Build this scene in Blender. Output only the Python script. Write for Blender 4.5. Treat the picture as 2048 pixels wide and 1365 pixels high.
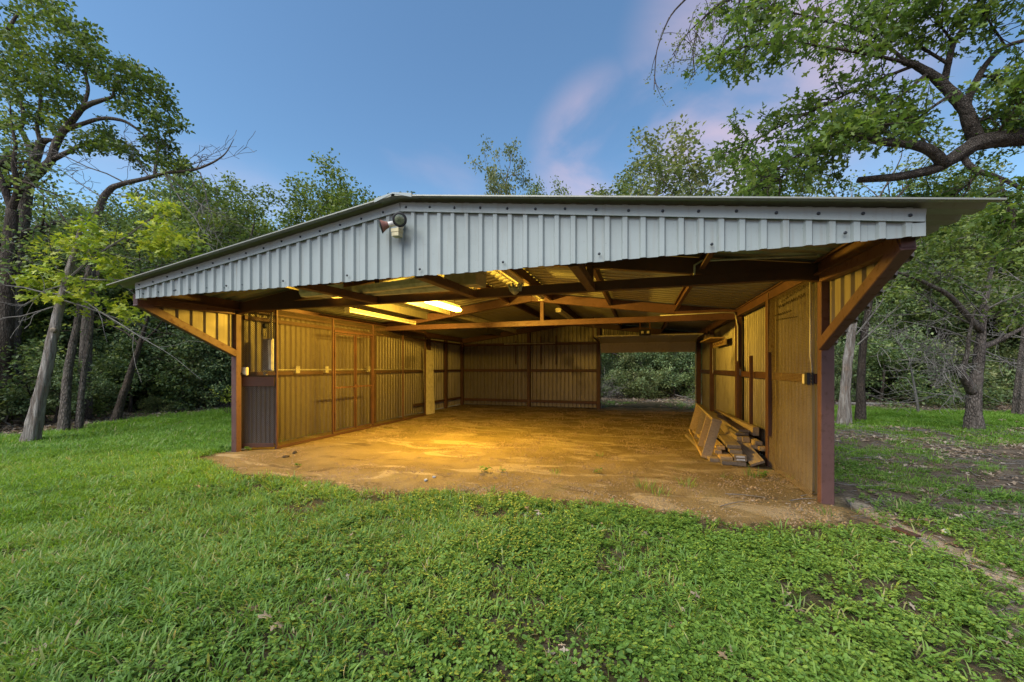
import bpy, math, random
import numpy as np
from mathutils import Vector, Matrix, Euler

for o in list(bpy.data.objects):
    bpy.data.objects.remove(o)
SC = bpy.context.scene
COL = SC.collection
R = math.radians

# ------------------------------------------------------------------ camera
YAW = R(17.83)
CAMH = 1.5
FPX = 796.0          # focal length in pixels of a 2048 px wide frame (14 mm)
HOR = 735.0          # pixel row of the horizon
cam = bpy.data.cameras.new('camera')
cam.lens = FPX / 2048 * 36.0
cam.sensor_width = 36.0
cam.shift_y = (HOR - 682.5) / 2048
cam.clip_start = 0.05
cam.clip_end = 2000
camo = bpy.data.objects.new('camera', cam)
COL.objects.link(camo)
camo.location = (0, 0, CAMH)
camo.rotation_euler = (R(90), 0, YAW)
SC.camera = camo

CR = np.array([math.cos(YAW), math.sin(YAW), 0.0])
CF = np.array([-math.sin(YAW), math.cos(YAW), 0.0])
UP = np.array([0, 0, 1.0])


def at(px, py, d):
    """the place seen at a photo pixel, d metres in front of the lens"""
    return CF * d + CR * ((px - 1024) / FPX * d) + UP * (CAMH + (HOR - py) / FPX * d)


def sky_dir(px, py):
    v = CF + CR * (px - 1024) / FPX + UP * (HOR - py) / FPX
    return v / np.linalg.norm(v)


# ------------------------------------------------------------------ world, sun, exposure
SUN_EL, SUN_AZ = 52.0, 206.0       # degrees; azimuth clockwise from +Y: behind the camera, to its left
W = bpy.data.worlds.new("World")
SC.world = W
W.use_nodes = True
wn, wl = W.node_tree.nodes, W.node_tree.links
wn.clear()
w_out = wn.new('ShaderNodeOutputWorld')
w_bg = wn.new('ShaderNodeBackground')
w_bg.inputs['Strength'].default_value = 0.11
wl.new(w_bg.outputs[0], w_out.inputs[0])
sky = wn.new('ShaderNodeTexSky')
sky.sky_type = 'NISHITA'
sky.sun_disc = False
sky.sun_elevation = R(SUN_EL)
sky.sun_rotation = R(SUN_AZ)
sky.air_density = 1.0
sky.dust_density = 0.6
sky.ozone_density = 2.6


def wmath(op, a, b=None, c=None):
    n = wn.new('ShaderNodeMath')
    n.operation = op
    for i, v in enumerate((a, b, c)):
        if v is None:
            continue
        if hasattr(v, 'is_linked'):
            wl.new(v, n.inputs[i])
        else:
            n.inputs[i].default_value = v
    return n.outputs[0]


def wmix(fac, a, b, blend='MIX'):
    n = wn.new('ShaderNodeMix')
    n.data_type = 'RGBA'
    n.blend_type = blend
    for i, v in ((0, fac), (6, a), (7, b)):
        if hasattr(v, 'is_linked'):
            wl.new(v, n.inputs[i])
        else:
            n.inputs[i].default_value = v if i == 0 else (*v, 1)
    return n.outputs[2]


tc = wn.new('ShaderNodeTexCoord')
DIRV = tc.outputs['Generated']
sep = wn.new('ShaderNodeSeparateXYZ')
wl.new(DIRV, sep.inputs[0])


def wramp(v, a, b, lo=0.0, hi=1.0):
    n = wn.new('ShaderNodeMapRange')
    n.interpolation_type = 'SMOOTHSTEP'
    wl.new(v, n.inputs[0])
    for i, q in enumerate((a, b, lo, hi)):
        n.inputs[1 + i].default_value = q
    return n.outputs[0]


def wnoise(scale_vec, scale, detail=5.0, off=(0, 0, 0), dist=0.0, rot=(0, 0, 0)):
    m = wn.new('ShaderNodeMapping')
    m.inputs['Scale'].default_value = scale_vec
    m.inputs['Location'].default_value = off
    m.inputs['Rotation'].default_value = rot
    wl.new(DIRV, m.inputs[0])
    t = wn.new('ShaderNodeTexNoise')
    t.inputs['Scale'].default_value = scale
    t.inputs['Detail'].default_value = detail
    t.inputs['Distortion'].default_value = dist
    wl.new(m.outputs[0], t.inputs['Vector'])
    return t.outputs[0]


def near_dir(px, py, lo, hi):
    """1 where the view direction is within a cone about one direction"""
    d = wn.new('ShaderNodeVectorMath')
    d.operation = 'DOT_PRODUCT'
    wl.new(DIRV, d.inputs[0])
    d.inputs[1].default_value = tuple(sky_dir(px, py))
    return wramp(d.outputs['Value'], math.cos(R(hi)), math.cos(R(lo)))


skycol = wmix(1.0, sky.outputs[0], (0.80, 0.98, 1.0), 'MULTIPLY')
# thin evening clouds, pink: faint wisps all round the sky, the thickest bank over the back of the shed
wisp = wramp(wnoise((1.0, 1.0, 2.6), 1.7, 6.0, (3.1, 0.4, 1.7), 0.5, (0, 0.35, 0.4)), 0.52, 0.80)
bank = wmath('MAXIMUM', wmath('MULTIPLY', near_dir(1215, 320, 0.0, 11.0), 0.8),
             wmath('MAXIMUM', wmath('MULTIPLY', near_dir(1560, 100, 0.0, 17.0), 0.7), wmath('MULTIPLY', near_dir(1400, 280, 0.0, 14.0), 0.9)))
bank_n = wramp(wnoise((1.0, 1.0, 1.7), 3.0, 6.0, (0.3, 5.4, 1.2), 0.7, (0, -0.6, 0)), 0.30, 0.62)
cloud = wmath('MAXIMUM', wmath('MULTIPLY', wisp, 0.30), wmath('MULTIPLY', wmath('MULTIPLY', bank, bank_n), 0.70))
skycol = wmix(cloud, skycol, (4.7, 3.4, 3.8))
# paler, then peach towards the horizon
skycol = wmix(wmath('MULTIPLY', wramp(sep.outputs['Z'], 0.45, 0.12), 0.50), skycol, (2.3, 4.1, 6.0))
skycol = wmix(wmath('MULTIPLY', wramp(sep.outputs['Z'], 0.27, 0.10), 0.85), skycol, (6.4, 4.3, 4.3))
wl.new(skycol, w_bg.inputs['Color'])

sun = bpy.data.lights.new('sun', 'SUN')
sun.energy = 2.8
sun.angle = R(58)
sun.color = (1.0, 0.97, 0.90)
suno = bpy.data.objects.new('sun', sun)
COL.objects.link(suno)
sd = Vector((math.sin(R(SUN_AZ)) * math.cos(R(SUN_EL)), math.cos(R(SUN_AZ)) * math.cos(R(SUN_EL)), math.sin(R(SUN_EL))))
suno.rotation_euler = (-sd).to_track_quat('-Z', 'Y').to_euler()
suno.location = (-6, -8, 14)

SC.view_settings.view_transform = 'Standard'
SC.view_settings.look = 'None'
SC.view_settings.gamma = 1
SC.view_settings.use_curve_mapping = False
SC.view_settings.exposure = 0.85
SC.cycles.use_denoising = True
SC.cycles.max_bounces = 7
SC.cycles.diffuse_bounces = 5
SC.cycles.glossy_bounces = 3
SC.cycles.transmission_bounces = 4
SC.cycles.sample_clamp_indirect = 6.0

# ------------------------------------------------------------------ materials
class NT:
    def __init__(self, name):
        self.m = bpy.data.materials.new(name)
        self.m.use_nodes = True
        self.n = self.m.node_tree.nodes
        self.l = self.m.node_tree.links
        self.n.clear()
        self.out = self.n.new('ShaderNodeOutputMaterial')
        self.b = self.n.new('ShaderNodeBsdfPrincipled')
        self.l.new(self.b.outputs[0], self.out.inputs[0])

    def put(self, sock, v):
        if hasattr(v, 'is_linked'):
            self.l.new(v, sock)
        elif isinstance(v, (tuple, list)) and len(v) == 3 and sock.type == 'RGBA':
            sock.default_value = (*v, 1)
        else:
            sock.default_value = v

    def math(self, op, a, b=None):
        n = self.n.new('ShaderNodeMath')
        n.operation = op
        self.put(n.inputs[0], a)
        if b is not None:
            self.put(n.inputs[1], b)
        return n.outputs[0]

    def mix(self, f, a, b, blend='MIX'):
        n = self.n.new('ShaderNodeMix')
        n.data_type = 'RGBA'
        n.blend_type = blend
        self.put(n.inputs[0], f)
        self.put(n.inputs[6], a)
        self.put(n.inputs[7], b)
        return n.outputs[2]

    def ramp(self, v, a, b, lo=0.0, hi=1.0):
        n = self.n.new('ShaderNodeMapRange')
        n.interpolation_type = 'SMOOTHSTEP'
        for i, q in enumerate((v, a, b, lo, hi)):
            self.put(n.inputs[i], q)
        return n.outputs[0]

    def coord(self, kind='Object'):
        if kind == 'Position':
            return self.n.new('ShaderNodeNewGeometry').outputs['Position']
        return self.n.new('ShaderNodeTexCoord').outputs[kind]

    def noise(self, scale, detail=4.0, stretch=(1, 1, 1), kind='Object', dist=0.0, rough=0.55):
        m = self.n.new('ShaderNodeMapping')
        m.inputs['Scale'].default_value = stretch
        self.l.new(self.coord(kind), m.inputs[0])
        t = self.n.new('ShaderNodeTexNoise')
        t.inputs['Scale'].default_value = scale
        t.inputs['Detail'].default_value = detail
        t.inputs['Distortion'].default_value = dist
        t.inputs['Roughness'].default_value = rough
        self.l.new(m.outputs[0], t.inputs['Vector'])
        return t.outputs[0]

    def voro(self, scale, stretch=(1, 1, 1), kind='Object', feature='F1', out='Distance'):
        m = self.n.new('ShaderNodeMapping')
        m.inputs['Scale'].default_value = stretch
        self.l.new(self.coord(kind), m.inputs[0])
        t = self.n.new('ShaderNodeTexVoronoi')
        t.feature = feature
        t.inputs['Scale'].default_value = scale
        self.l.new(m.outputs[0], t.inputs['Vector'])
        return t.outputs[out]

    def sepz(self, v):
        s = self.n.new('ShaderNodeSeparateXYZ')
        self.l.new(v, s.inputs[0])
        return s.outputs

    def attr(self, name):
        a = self.n.new('ShaderNodeAttribute')
        a.attribute_name = name
        return a.outputs['Fac']

    def rand(self):
        return self.n.new('ShaderNodeObjectInfo').outputs['Random']

    def bump(self, h, strength=0.4, dist=0.01):
        n = self.n.new('ShaderNodeBump')
        n.inputs['Strength'].default_value = strength
        n.inputs['Distance'].default_value = dist
        self.l.new(h, n.inputs['Height'])
        self.l.new(n.outputs[0], self.b.inputs['Normal'])

    def set(self, col=None, rough=None, metal=None, spec=None):
        for k, v in (('Base Color', col), ('Roughness', rough), ('Metallic', metal), ('Specular IOR Level', spec)):
            if v is not None:
                self.put(self.b.inputs[k], v)
        return self.m


def painted(name, c, dirt=(0.25, 0.24, 0.20), amt=0.35, rough=0.42, speck=True, metal=0.0):
    t = NT(name)
    streak = t.ramp(t.noise(3.0, 5, (9, 9, 0.5), 'Position'), 0.48, 0.80)
    blot = t.ramp(t.noise(1.6, 6, kind='Position'), 0.45, 0.75)
    colr = t.mix(t.math('MULTIPLY', streak, amt), c, dirt)
    colr = t.mix(t.math('MULTIPLY', blot, amt * 0.7), colr, tuple(x * 0.8 for x in c))
    if speck:
        colr = t.mix(t.math('MULTIPLY', t.ramp(t.noise(95, 2, kind='Position'), 0.69, 0.76), 0.6), colr, (0.10, 0.10, 0.09))
    t.bump(t.noise(5.0, 3, kind='Position'), 0.25, 0.012)
    return t.set(colr, t.ramp(blot, 0, 1, rough, rough + 0.18), metal, 0.4)


def steel(name, c1, c2, c3, rough=0.55):
    t = NT(name)
    a = t.ramp(t.noise(2.2, 6, kind='Position'), 0.35, 0.7)
    b = t.ramp(t.noise(14, 6, kind='Position'), 0.52, 0.72)
    colr = t.mix(a, c1, c2)
    colr = t.mix(t.math('MULTIPLY', b, 0.75), colr, c3)
    t.bump(t.noise(40, 4, kind='Position'), 0.25, 0.004)
    return t.set(colr, t.ramp(b, 0, 1, rough, 0.8), 0.0, 0.35)


def woodmat(name, c1, c2, c3, axis=(14, 0.9, 14)):
    t = NT(name)
    g = t.noise(2.2, 6, axis, 'Object', 1.2, 0.65)
    k = t.noise(1.2, 3, (2, 0.8, 2))
    colr = t.mix(t.ramp(g, 0.32, 0.7), c1, c2)
    colr = t.mix(t.ramp(k, 0.45, 0.75), colr, c3)
    hv = t.n.new('ShaderNodeHueSaturation')
    t.put(hv.inputs['Value'], t.ramp(t.rand(), 0, 1, 0.62, 1.2))
    t.put(hv.inputs['Saturation'], t.ramp(t.rand(), 0, 1, 0.7, 1.1))
    t.put(hv.inputs['Color'], colr)
    t.bump(g, 0.5, 0.004)
    return t.set(hv.outputs[0], 0.8, 0, 0.2)


def barkmat(name, c1, c2, c3, scale=9.0, stretch=(1, 1, 0.22), depth=0.03, plates=True):
    t = NT(name)
    n1 = t.noise(scale, 7, stretch, 'Object', 0.8, 0.7)
    if plates:
        v = t.voro(scale * 2.6, (1, 1, stretch[2] * 1.3), 'Object', 'DISTANCE_TO_EDGE')
        h = t.math('ADD', t.math('MULTIPLY', t.ramp(v, 0.0, 0.30), 0.45), t.math('MULTIPLY', t.ramp(n1, 0.3, 0.7), 0.6))
    else:
        h = t.ramp(n1, 0.3, 0.72)
    colr = t.mix(h, c1, c2)
    colr = t.mix(t.ramp(t.noise(2.3, 5, kind='Object'), 0.5, 0.72), colr, c3)
    t.bump(h, 1.0, depth)
    return t.set(colr, 0.9, 0, 0.15)


def leafmat(name, cols, trans=0.35, rough=0.5):
    t = NT(name)
    r = t.n.new('ShaderNodeValToRGB')
    e = r.color_ramp.elements
    n = len(cols)
    e[0].position, e[0].color = 0.0, (*cols[0], 1)
    e[1].position, e[1].color = 1.0, (*cols[-1], 1)
    for i in range(1, n - 1):
        k = r.color_ramp.elements.new(i / (n - 1))
        k.color = (*cols[i], 1)
    t.l.new(t.attr('tint'), r.inputs[0])
    t.set(r.outputs[0], rough, 0, 0.35)
    tr = t.n.new('ShaderNodeBsdfTranslucent')
    bright = t.mix(1.0, r.outputs[0], (1.35, 1.35, 0.75), 'MULTIPLY')
    t.l.new(bright, tr.inputs[0])
    mx = t.n.new('ShaderNodeMixShader')
    mx.inputs[0].default_value = trans
    t.l.new(t.b.outputs[0], mx.inputs[1])
    t.l.new(tr.outputs[0], mx.inputs[2])
    t.l.new(mx.outputs[0], t.out.inputs[0])
    return t.m


def plain(name, c, rough=0.5, metal=0.0, spec=0.4):
    t = NT(name)
    n = t.noise(9, 5, kind='Position')
    return t.set(t.mix(t.ramp(n, 0.35, 0.75), c, tuple(x * 0.68 for x in c)), rough, metal, spec)


M = {}
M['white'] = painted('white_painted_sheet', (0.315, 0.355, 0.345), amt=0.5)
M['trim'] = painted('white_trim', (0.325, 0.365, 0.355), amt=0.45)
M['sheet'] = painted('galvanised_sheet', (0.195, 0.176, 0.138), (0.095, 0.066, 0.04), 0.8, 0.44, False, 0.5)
M['infill'] = painted('dimmed_sheet', (0.23, 0.20, 0.15), (0.13, 0.09, 0.055), 0.7, 0.5, False, 0.1)  # infill panels: the lamplight on them is toned down in the colour itself
M['roof'] = painted('roof_sheet', (0.29, 0.285, 0.24), (0.18, 0.14, 0.09), 0.4, 0.40, False, 0.5)
M['steel'] = steel('red_oxide_steel', (0.125, 0.062, 0.053), (0.090, 0.044, 0.037), (0.075, 0.034, 0.020))
M['steel_dark'] = steel('dark_red_steel', (0.085, 0.040, 0.028), (0.060, 0.028, 0.020), (0.11, 0.045, 0.02))
M['mesh'] = steel('rusty_wire', (0.125, 0.090, 0.060), (0.095, 0.066, 0.043), (0.075, 0.042, 0.026), 0.45)
M['mesh_light'] = steel('galvanised_wire', (0.24, 0.19, 0.13), (0.18, 0.135, 0.09), (0.12, 0.07, 0.04), 0.4)
M['kick'] = painted('grey_kick_sheet', (0.17, 0.17, 0.175), (0.12, 0.09, 0.07), 0.5, 0.45, True, 0.3)
M['screw'] = plain('screw_head', (0.05, 0.055, 0.06), 0.4, 0.6)
M['wood'] = woodmat('weathered_lumber', (0.40, 0.29, 0.16), (0.27, 0.18, 0.09), (0.20, 0.17, 0.14))
M['greywood'] = woodmat('grey_lumber', (0.27, 0.21, 0.15), (0.17, 0.13, 0.09), (0.13, 0.10, 0.08))
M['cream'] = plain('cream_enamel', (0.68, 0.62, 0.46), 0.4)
M['door'] = painted('door_section', (0.52, 0.48, 0.38), (0.2, 0.15, 0.09), 0.4, 0.5, False)
M['greybox'] = plain('grey_enamel', (0.42, 0.43, 0.42), 0.45)
M['black'] = plain('black_rubber', (0.015, 0.015, 0.016), 0.6)
M['conduit'] = plain('grey_conduit', (0.45, 0.43, 0.38), 0.5, 0.2)
M['pvc'] = plain('pale_gutter', (0.66, 0.63, 0.54), 0.5)
M['duct'] = plain('galvanised_duct', (0.45, 0.44, 0.41), 0.4, 0.4)
M['floodred'] = steel('faded_red_lamp', (0.33, 0.17, 0.13), (0.22, 0.085, 0.065), (0.58, 0.52, 0.45), 0.5)
M['floodwhite'] = plain('white_plastic', (0.66, 0.64, 0.60), 0.5)
M['yellowed'] = plain('yellowed_plastic', (0.62, 0.55, 0.33), 0.5)
t = NT('lens_glass')
M['lens'] = t.set(t.mix(t.ramp(t.noise(60, 3), 0.4, 0.7), (0.16, 0.18, 0.11), (0.09, 0.10, 0.07)), 0.12, 0, 0.6)
M['stone'] = plain('grey_stone', (0.34, 0.34, 0.36), 0.85)
M['crumb'] = plain('soil_crumb', (0.26, 0.18, 0.10), 0.95)
M['rust'] = plain('rusty_iron', (0.17, 0.07, 0.035), 0.8)
t = NT('lit_tube')
t.n.remove(t.b)
em = t.n.new('ShaderNodeEmission')
em.inputs[0].default_value = (1.0, 0.60, 0.065, 1)
em.inputs[1].default_value = 34.0
t.l.new(em.outputs[0], t.out.inputs[0])
t.m.cycles.emission_sampling = 'NONE'
M['lit'] = t.m
M['tube'] = plain('unlit_tube', (0.80, 0.78, 0.70), 0.25)
M['bark_oak'] = barkmat('oak_bark', (0.045, 0.036, 0.030), (0.24, 0.20, 0.17), (0.15, 0.14, 0.11), 9, (1, 1, 0.3))
M['bark_cedar'] = barkmat('cedar_bark', (0.16, 0.12, 0.095), (0.60, 0.55, 0.49), (0.40, 0.29, 0.21), 22, (1, 1, 0.085), 0.05, False)
M['bark_fine'] = barkmat('furrowed_bark', (0.030, 0.023, 0.019), (0.25, 0.21, 0.18), (0.16, 0.14, 0.11), 20, (0.45, 1, 0.8), 0.05)
M['bark_dark'] = barkmat('dark_bark', (0.03, 0.023, 0.018), (0.13, 0.105, 0.085), (0.10, 0.07, 0.05), 10, (1, 1, 0.22))
M['twig'] = barkmat('dead_twig', (0.11, 0.10, 0.085), (0.24, 0.22, 0.20), (0.17, 0.155, 0.135), 12, (1, 1, 0.3), 0.004)
M['leaf_oak'] = leafmat('oak_leaf', [(0.058, 0.094, 0.024), (0.096, 0.150, 0.029), (0.141, 0.200, 0.040), (0.192, 0.232, 0.047)])
M['leaf_near'] = leafmat('near_oak_leaf', [(0.061, 0.110, 0.023), (0.098, 0.166, 0.030), (0.140, 0.216, 0.039), (0.207, 0.264, 0.052)], 0.4)
M['leaf_dark'] = leafmat('dark_leaf', [(0.067, 0.111, 0.047), (0.116, 0.177, 0.068), (0.172, 0.237, 0.086), (0.264, 0.310, 0.107)])
M['leaf_pale'] = leafmat('pale_leaf', [(0.085, 0.116, 0.050), (0.132, 0.176, 0.066), (0.186, 0.223, 0.083), (0.263, 0.271, 0.116)])
M['leaf_yellow'] = leafmat('yellow_green_leaf', [(0.143, 0.215, 0.026), (0.243, 0.322, 0.034), (0.372, 0.429, 0.047), (0.472, 0.483, 0.053)])
M['leaf_cedar'] = leafmat('cedar_leaf', [(0.077, 0.124, 0.055), (0.124, 0.189, 0.079), (0.179, 0.244, 0.100), (0.262, 0.314, 0.126)], 0.2)
M['grass'] = leafmat('grass_blade', [(0.073, 0.160, 0.027), (0.113, 0.222, 0.039), (0.159, 0.283, 0.048), (0.225, 0.334, 0.069), (0.359, 0.308, 0.154)], 0.4)
M['lawn'] = leafmat('lawn_blade', [(0.098, 0.213, 0.022), (0.142, 0.280, 0.030), (0.187, 0.328, 0.035), (0.240, 0.348, 0.050)], 0.4)
M['weed'] = leafmat('weed_leaf', [(0.079, 0.158, 0.025), (0.121, 0.224, 0.036), (0.177, 0.290, 0.045), (0.241, 0.338, 0.058)], 0.3)
M['litter'] = leafmat('dead_leaf', [(0.12, 0.075, 0.045), (0.20, 0.135, 0.085), (0.30, 0.22, 0.15), (0.38, 0.31, 0.24)], 0.15, 0.8)


# ------------------------------------------------------------------ mesh helpers
class B:
    """collects vertices and faces"""
    def __init__(self):
        self.v, self.f = [], []

    def add(self, v, f):
        o = len(self.v)
        self.v += [tuple(map(float, p)) for p in v]
        self.f += [tuple(i + o for i in q) for q in f]
        return self

    def box(self, x0, x1, y0, y1, z0, z1):
        return self.add([(x0, y0, z0), (x1, y0, z0), (x1, y1, z0), (x0, y1, z0),
                         (x0, y0, z1), (x1, y0, z1), (x1, y1, z1), (x0, y1, z1)],
                        [(3, 2, 1, 0), (4, 5, 6, 7), (0, 1, 5, 4), (1, 2, 6, 5), (2, 3, 7, 6), (3, 0, 4, 7)])

    def ext(self, prof, p, q, up=(0, 0, 1), cap=True):
        """closed 2-D profile (side, up) swept from p to q"""
        p, q, up = np.array(p, float), np.array(q, float), np.array(up, float)
        d = (q - p) / np.linalg.norm(q - p)
        s = np.cross(d, up)
        s /= np.linalg.norm(s)
        u = np.cross(s, d)
        n = len(prof)
        v = [c + s * a + u * b for c in (p, q) for a, b in prof]
        f = [(i, (i + 1) % n, n + (i + 1) % n, n + i) for i in range(n)]
        if cap:
            f += [tuple(range(n))[::-1], tuple(range(n, 2 * n))]
        return self.add(v, f)

    def bar(self, p, q, w, h, up=(0, 0, 1), bev=0.0):
        a, b = w / 2, h / 2
        if bev:
            pr = [(-a + bev, -b), (a - bev, -b), (a, -b + bev), (a, b - bev), (a - bev, b), (-a + bev, b), (-a, b - bev), (-a, -b + bev)]
        else:
            pr = [(-a, -b), (a, -b), (a, b), (-a, b)]
        return self.ext(pr, p, q, up)

    def tube(self, path, rad, k=8, jit=0.0, rng=None, cap=True):
        path = np.array(path, float)
        n = len(path)
        rad = np.broadcast_to(np.array(rad, float), (n,))
        tan = np.gradient(path, axis=0)
        tan /= np.linalg.norm(tan, axis=1)[:, None] + 1e-12
        ref = np.array([0.3, 0.9, 0.2]) if abs(tan[0][2]) > 0.8 else np.array([0.1, 0.05, 1.0])
        s = np.cross(tan, ref)
        s /= np.linalg.norm(s, axis=1)[:, None] + 1e-12
        u = np.cross(s, tan)
        a = np.arange(k) * 2 * math.pi / k
        rr = rad[:, None] * np.ones((n, k))
        if jit and rng is not None:
            rr = rr * (1 + rng.normal(0, jit, (n, k)))
        P = path[:, None, :] + rr[..., None] * (np.cos(a)[None, :, None] * s[:, None, :] + np.sin(a)[None, :, None] * u[:, None, :])
        v = P.reshape(-1, 3)
        f = []
        for i in range(n - 1):
            for j in range(k):
                j2 = (j + 1) % k
                f.append((i * k + j, i * k + j2, (i + 1) * k + j2, (i + 1) * k + j))
        if cap:
            f.append(tuple(range(k))[::-1])
            f.append(tuple(range((n - 1) * k, n * k)))
        return self.add(v, f)

    def lathe(self, prof, o, axis, k=20):
        """prof: (radius, distance along axis)"""
        o, ax = np.array(o, float), np.array(axis, float)
        ax /= np.linalg.norm(ax)
        ref = np.array([0, 0, 1.0]) if abs(ax[2]) < 0.9 else np.array([1.0, 0, 0])
        s = np.cross(ax, ref)
        s /= np.linalg.norm(s)
        u = np.cross(s, ax)
        v, f = [], []
        for r, h in prof:
            for j in range(k):
                a = 2 * math.pi * j / k
                v.append(o + ax * h + r * (math.cos(a) * s + math.sin(a) * u))
        for i in range(len(prof) - 1):
            for j in range(k):
                j2 = (j + 1) % k
                f.append((i * k + j, i * k + j2, (i + 1) * k + j2, (i + 1) * k + j))
        f.append(tuple(range(k))[::-1])
        f.append(tuple(range((len(prof) - 1) * k, len(prof) * k)))
        return self.add(v, f)

    def mesh(self, name, mat, smooth=False):
        me = bpy.data.meshes.new(name)
        me.from_pydata(self.v, [], self.f)
        if mat is not None:
            me.materials.append(mat)
        if smooth:
            me.polygons.foreach_set('use_smooth', [True] * len(me.polygons))
        me.update()
        return me

    def build(self, name, mat, parent=None, smooth=False, org=None):
        """org: put the object's origin there (vertices are given in world coordinates)"""
        if org is not None:
            self.v = [(a - org[0], b - org[1], c - org[2]) for a, b, c in self.v]
        o = bpy.data.objects.new(name, self.mesh(name, mat, smooth))
        if org is not None:
            o.location = org
        return hook(o, parent)


def hook(o, parent=None):
    COL.objects.link(o)
    if parent is not None:
        o.parent = parent
        pl = world_loc(parent)
        o.location = Vector(o.location) - pl
    return o


def world_loc(o):
    v = Vector((0, 0, 0))
    while o is not None:
        v = v + Vector(o.location)
        o = o.parent
    return v


def tag(o, label=None, cat=None, group=None, kind=None):
    for k, v in (('label', label), ('category', cat), ('group', group), ('kind', kind)):
        if v:
            o[k] = v
    return o


def empty(name, loc, label, cat, group=None):
    o = bpy.data.objects.new(name, None)
    o.empty_display_size = 0.1
    o.location = loc
    COL.objects.link(o)
    return tag(o, label, cat, group)


def dup(root, loc=None, rot=None, scale=None, label=None, group=None):
    r = root.copy()
    COL.objects.link(r)
    if loc is not None:
        r.location = loc
    if rot is not None:
        r.rotation_euler = rot
    if scale is not None:
        r.scale = scale
    if label:
        r['label'] = label
    if group:
        r['group'] = group
    for ch in list(root.children):
        c = ch.copy()
        COL.objects.link(c)
        c.parent = r
        for g in list(ch.children):
            d = g.copy()
            COL.objects.link(d)
            d.parent = c
    return r


def np_mesh(name, V, F, mat, tint=None, mats=None, midx=None, smooth=False):
    """V (n,3); F (m,k) same-size faces"""
    me = bpy.data.meshes.new(name)
    m, k = F.shape
    me.vertices.add(len(V))
    me.vertices.foreach_set('co', np.ascontiguousarray(V, np.float32).ravel())
    me.loops.add(m * k)
    me.loops.foreach_set('vertex_index', np.ascontiguousarray(F, np.int32).ravel())
    me.polygons.add(m)
    me.polygons.foreach_set('loop_start', np.arange(0, m * k, k, dtype=np.int32))
    for x in (mats or [mat]):
        me.materials.append(x)
    if midx is not None:
        me.polygons.foreach_set('material_index', np.ascontiguousarray(midx, np.int32))
    if smooth:
        me.polygons.foreach_set('use_smooth', np.ones(m, bool))
    me.update(calc_edges=True)
    if tint is not None:
        a = me.attributes.new('tint', 'FLOAT', 'POINT')
        a.data.foreach_set('value', np.ascontiguousarray(tint, np.float32))
    return me


def unit(v):
    return v / (np.linalg.norm(v, axis=-1, keepdims=True) + 1e-12)


# leaf outlines: rows of (along, across, lift); faces as quads
LEAF_DIAMOND = (np.array([(0, 0, 0), (0.45, 0.30, 0.10), (1, 0, -0.02), (0.45, -0.30, 0.10)]), np.array([(0, 1, 2, 3)]))
LEAF_OAK = (np.array([(0, 0.02, 0), (0.22, 0.16, .03), (0.36, 0.09, .02), (0.58, 0.40, .08), (0.66, 0.14, .03), (1.0, 0.12, -.04),
                      (0, -0.02, 0), (0.22, -0.16, .03), (0.36, -0.09, .02), (0.58, -0.40, .08), (0.66, -0.14, .03), (1.0, -0.12, -.04)]),
            np.array([(6, 7, 1, 0), (7, 8, 2, 1), (8, 10, 4, 2), (8, 9, 10, 10), (2, 4, 3, 3), (10, 11, 5, 4)]))


def leaves(C, N, D, S, T, shape, rng):
    """C centres, N normals, D directions, S sizes, T tints -> V,F,tint"""
    lv, lf = shape
    N = unit(N)
    Bn = unit(np.cross(N, D))
    Dd = np.cross(Bn, N)
    V = C[:, None, :] + S[:, None, None] * (lv[None, :, 0:1] * Dd[:, None, :] + lv[None, :, 1:2] * Bn[:, None, :] + lv[None, :, 2:3] * N[:, None, :])
    n, k = len(C), len(lv)
    F = lf[None] + (np.arange(n) * k)[:, None, None]
    return V.reshape(-1, 3), F.reshape(-1, 4), np.repeat(T, k)


def split_tris(F):
    """quads whose last corner repeats become triangles in a from_pydata list"""
    return [tuple(q[:3]) if q[2] == q[3] else tuple(q) for q in F.tolist()]


def leaf_mesh(name, V, F, T, mat):
    if (F[:, 2] == F[:, 3]).any():
        me = bpy.data.meshes.new(name)
        # fast path: everything as triangles
        q = F[F[:, 2] != F[:, 3]]
        tr = F[F[:, 2] == F[:, 3]][:, :3]
        F3 = np.concatenate([q[:, [0, 1, 2]], q[:, [0, 2, 3]], tr])
        bpy.data.meshes.remove(me)
        return np_mesh(name, V, F3, mat, T)
    return np_mesh(name, V, F, mat, T)


def leaf_cloud(rng, tips, per, rad, size, shape, tints=(0.0, 1.0), up=0.5, flat=0.7, clump_var=0.25):
    """leaves spread about the twig tips, each clump with its own mean tint"""
    tips = np.array(tips)
    n = len(tips) * per
    base = np.repeat(tips, per, axis=0)
    off = rng.normal(0, 1, (n, 3))
    off = unit(off) * (rng.random((n, 1)) ** 0.5) * rad
    off[:, 2] *= flat
    C = base + off
    N = rng.normal(0, 0.75, (n, 3))
    N[:, 2] += up + 0.4
    D = unit(off + rng.normal(0, 0.6, (n, 3)) * rad) + np.array([0, 0, -0.25])
    S = size * rng.uniform(0.65, 1.3, n)
    ct = np.repeat(rng.normal(0, clump_var, len(tips)), per)
    T = np.clip(rng.uniform(*tints, n) + ct, 0, 1)
    return leaves(C, N, D, S, T, shape, rng)


# ------------------------------------------------------------------ ground
def smooth(a, b, x):
    t = np.clip((x - a) / (b - a), 0, 1)
    return t * t * (3 - 2 * t)


_nr = np.random.default_rng(5)
_NG = _nr.random((64, 64))


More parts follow.
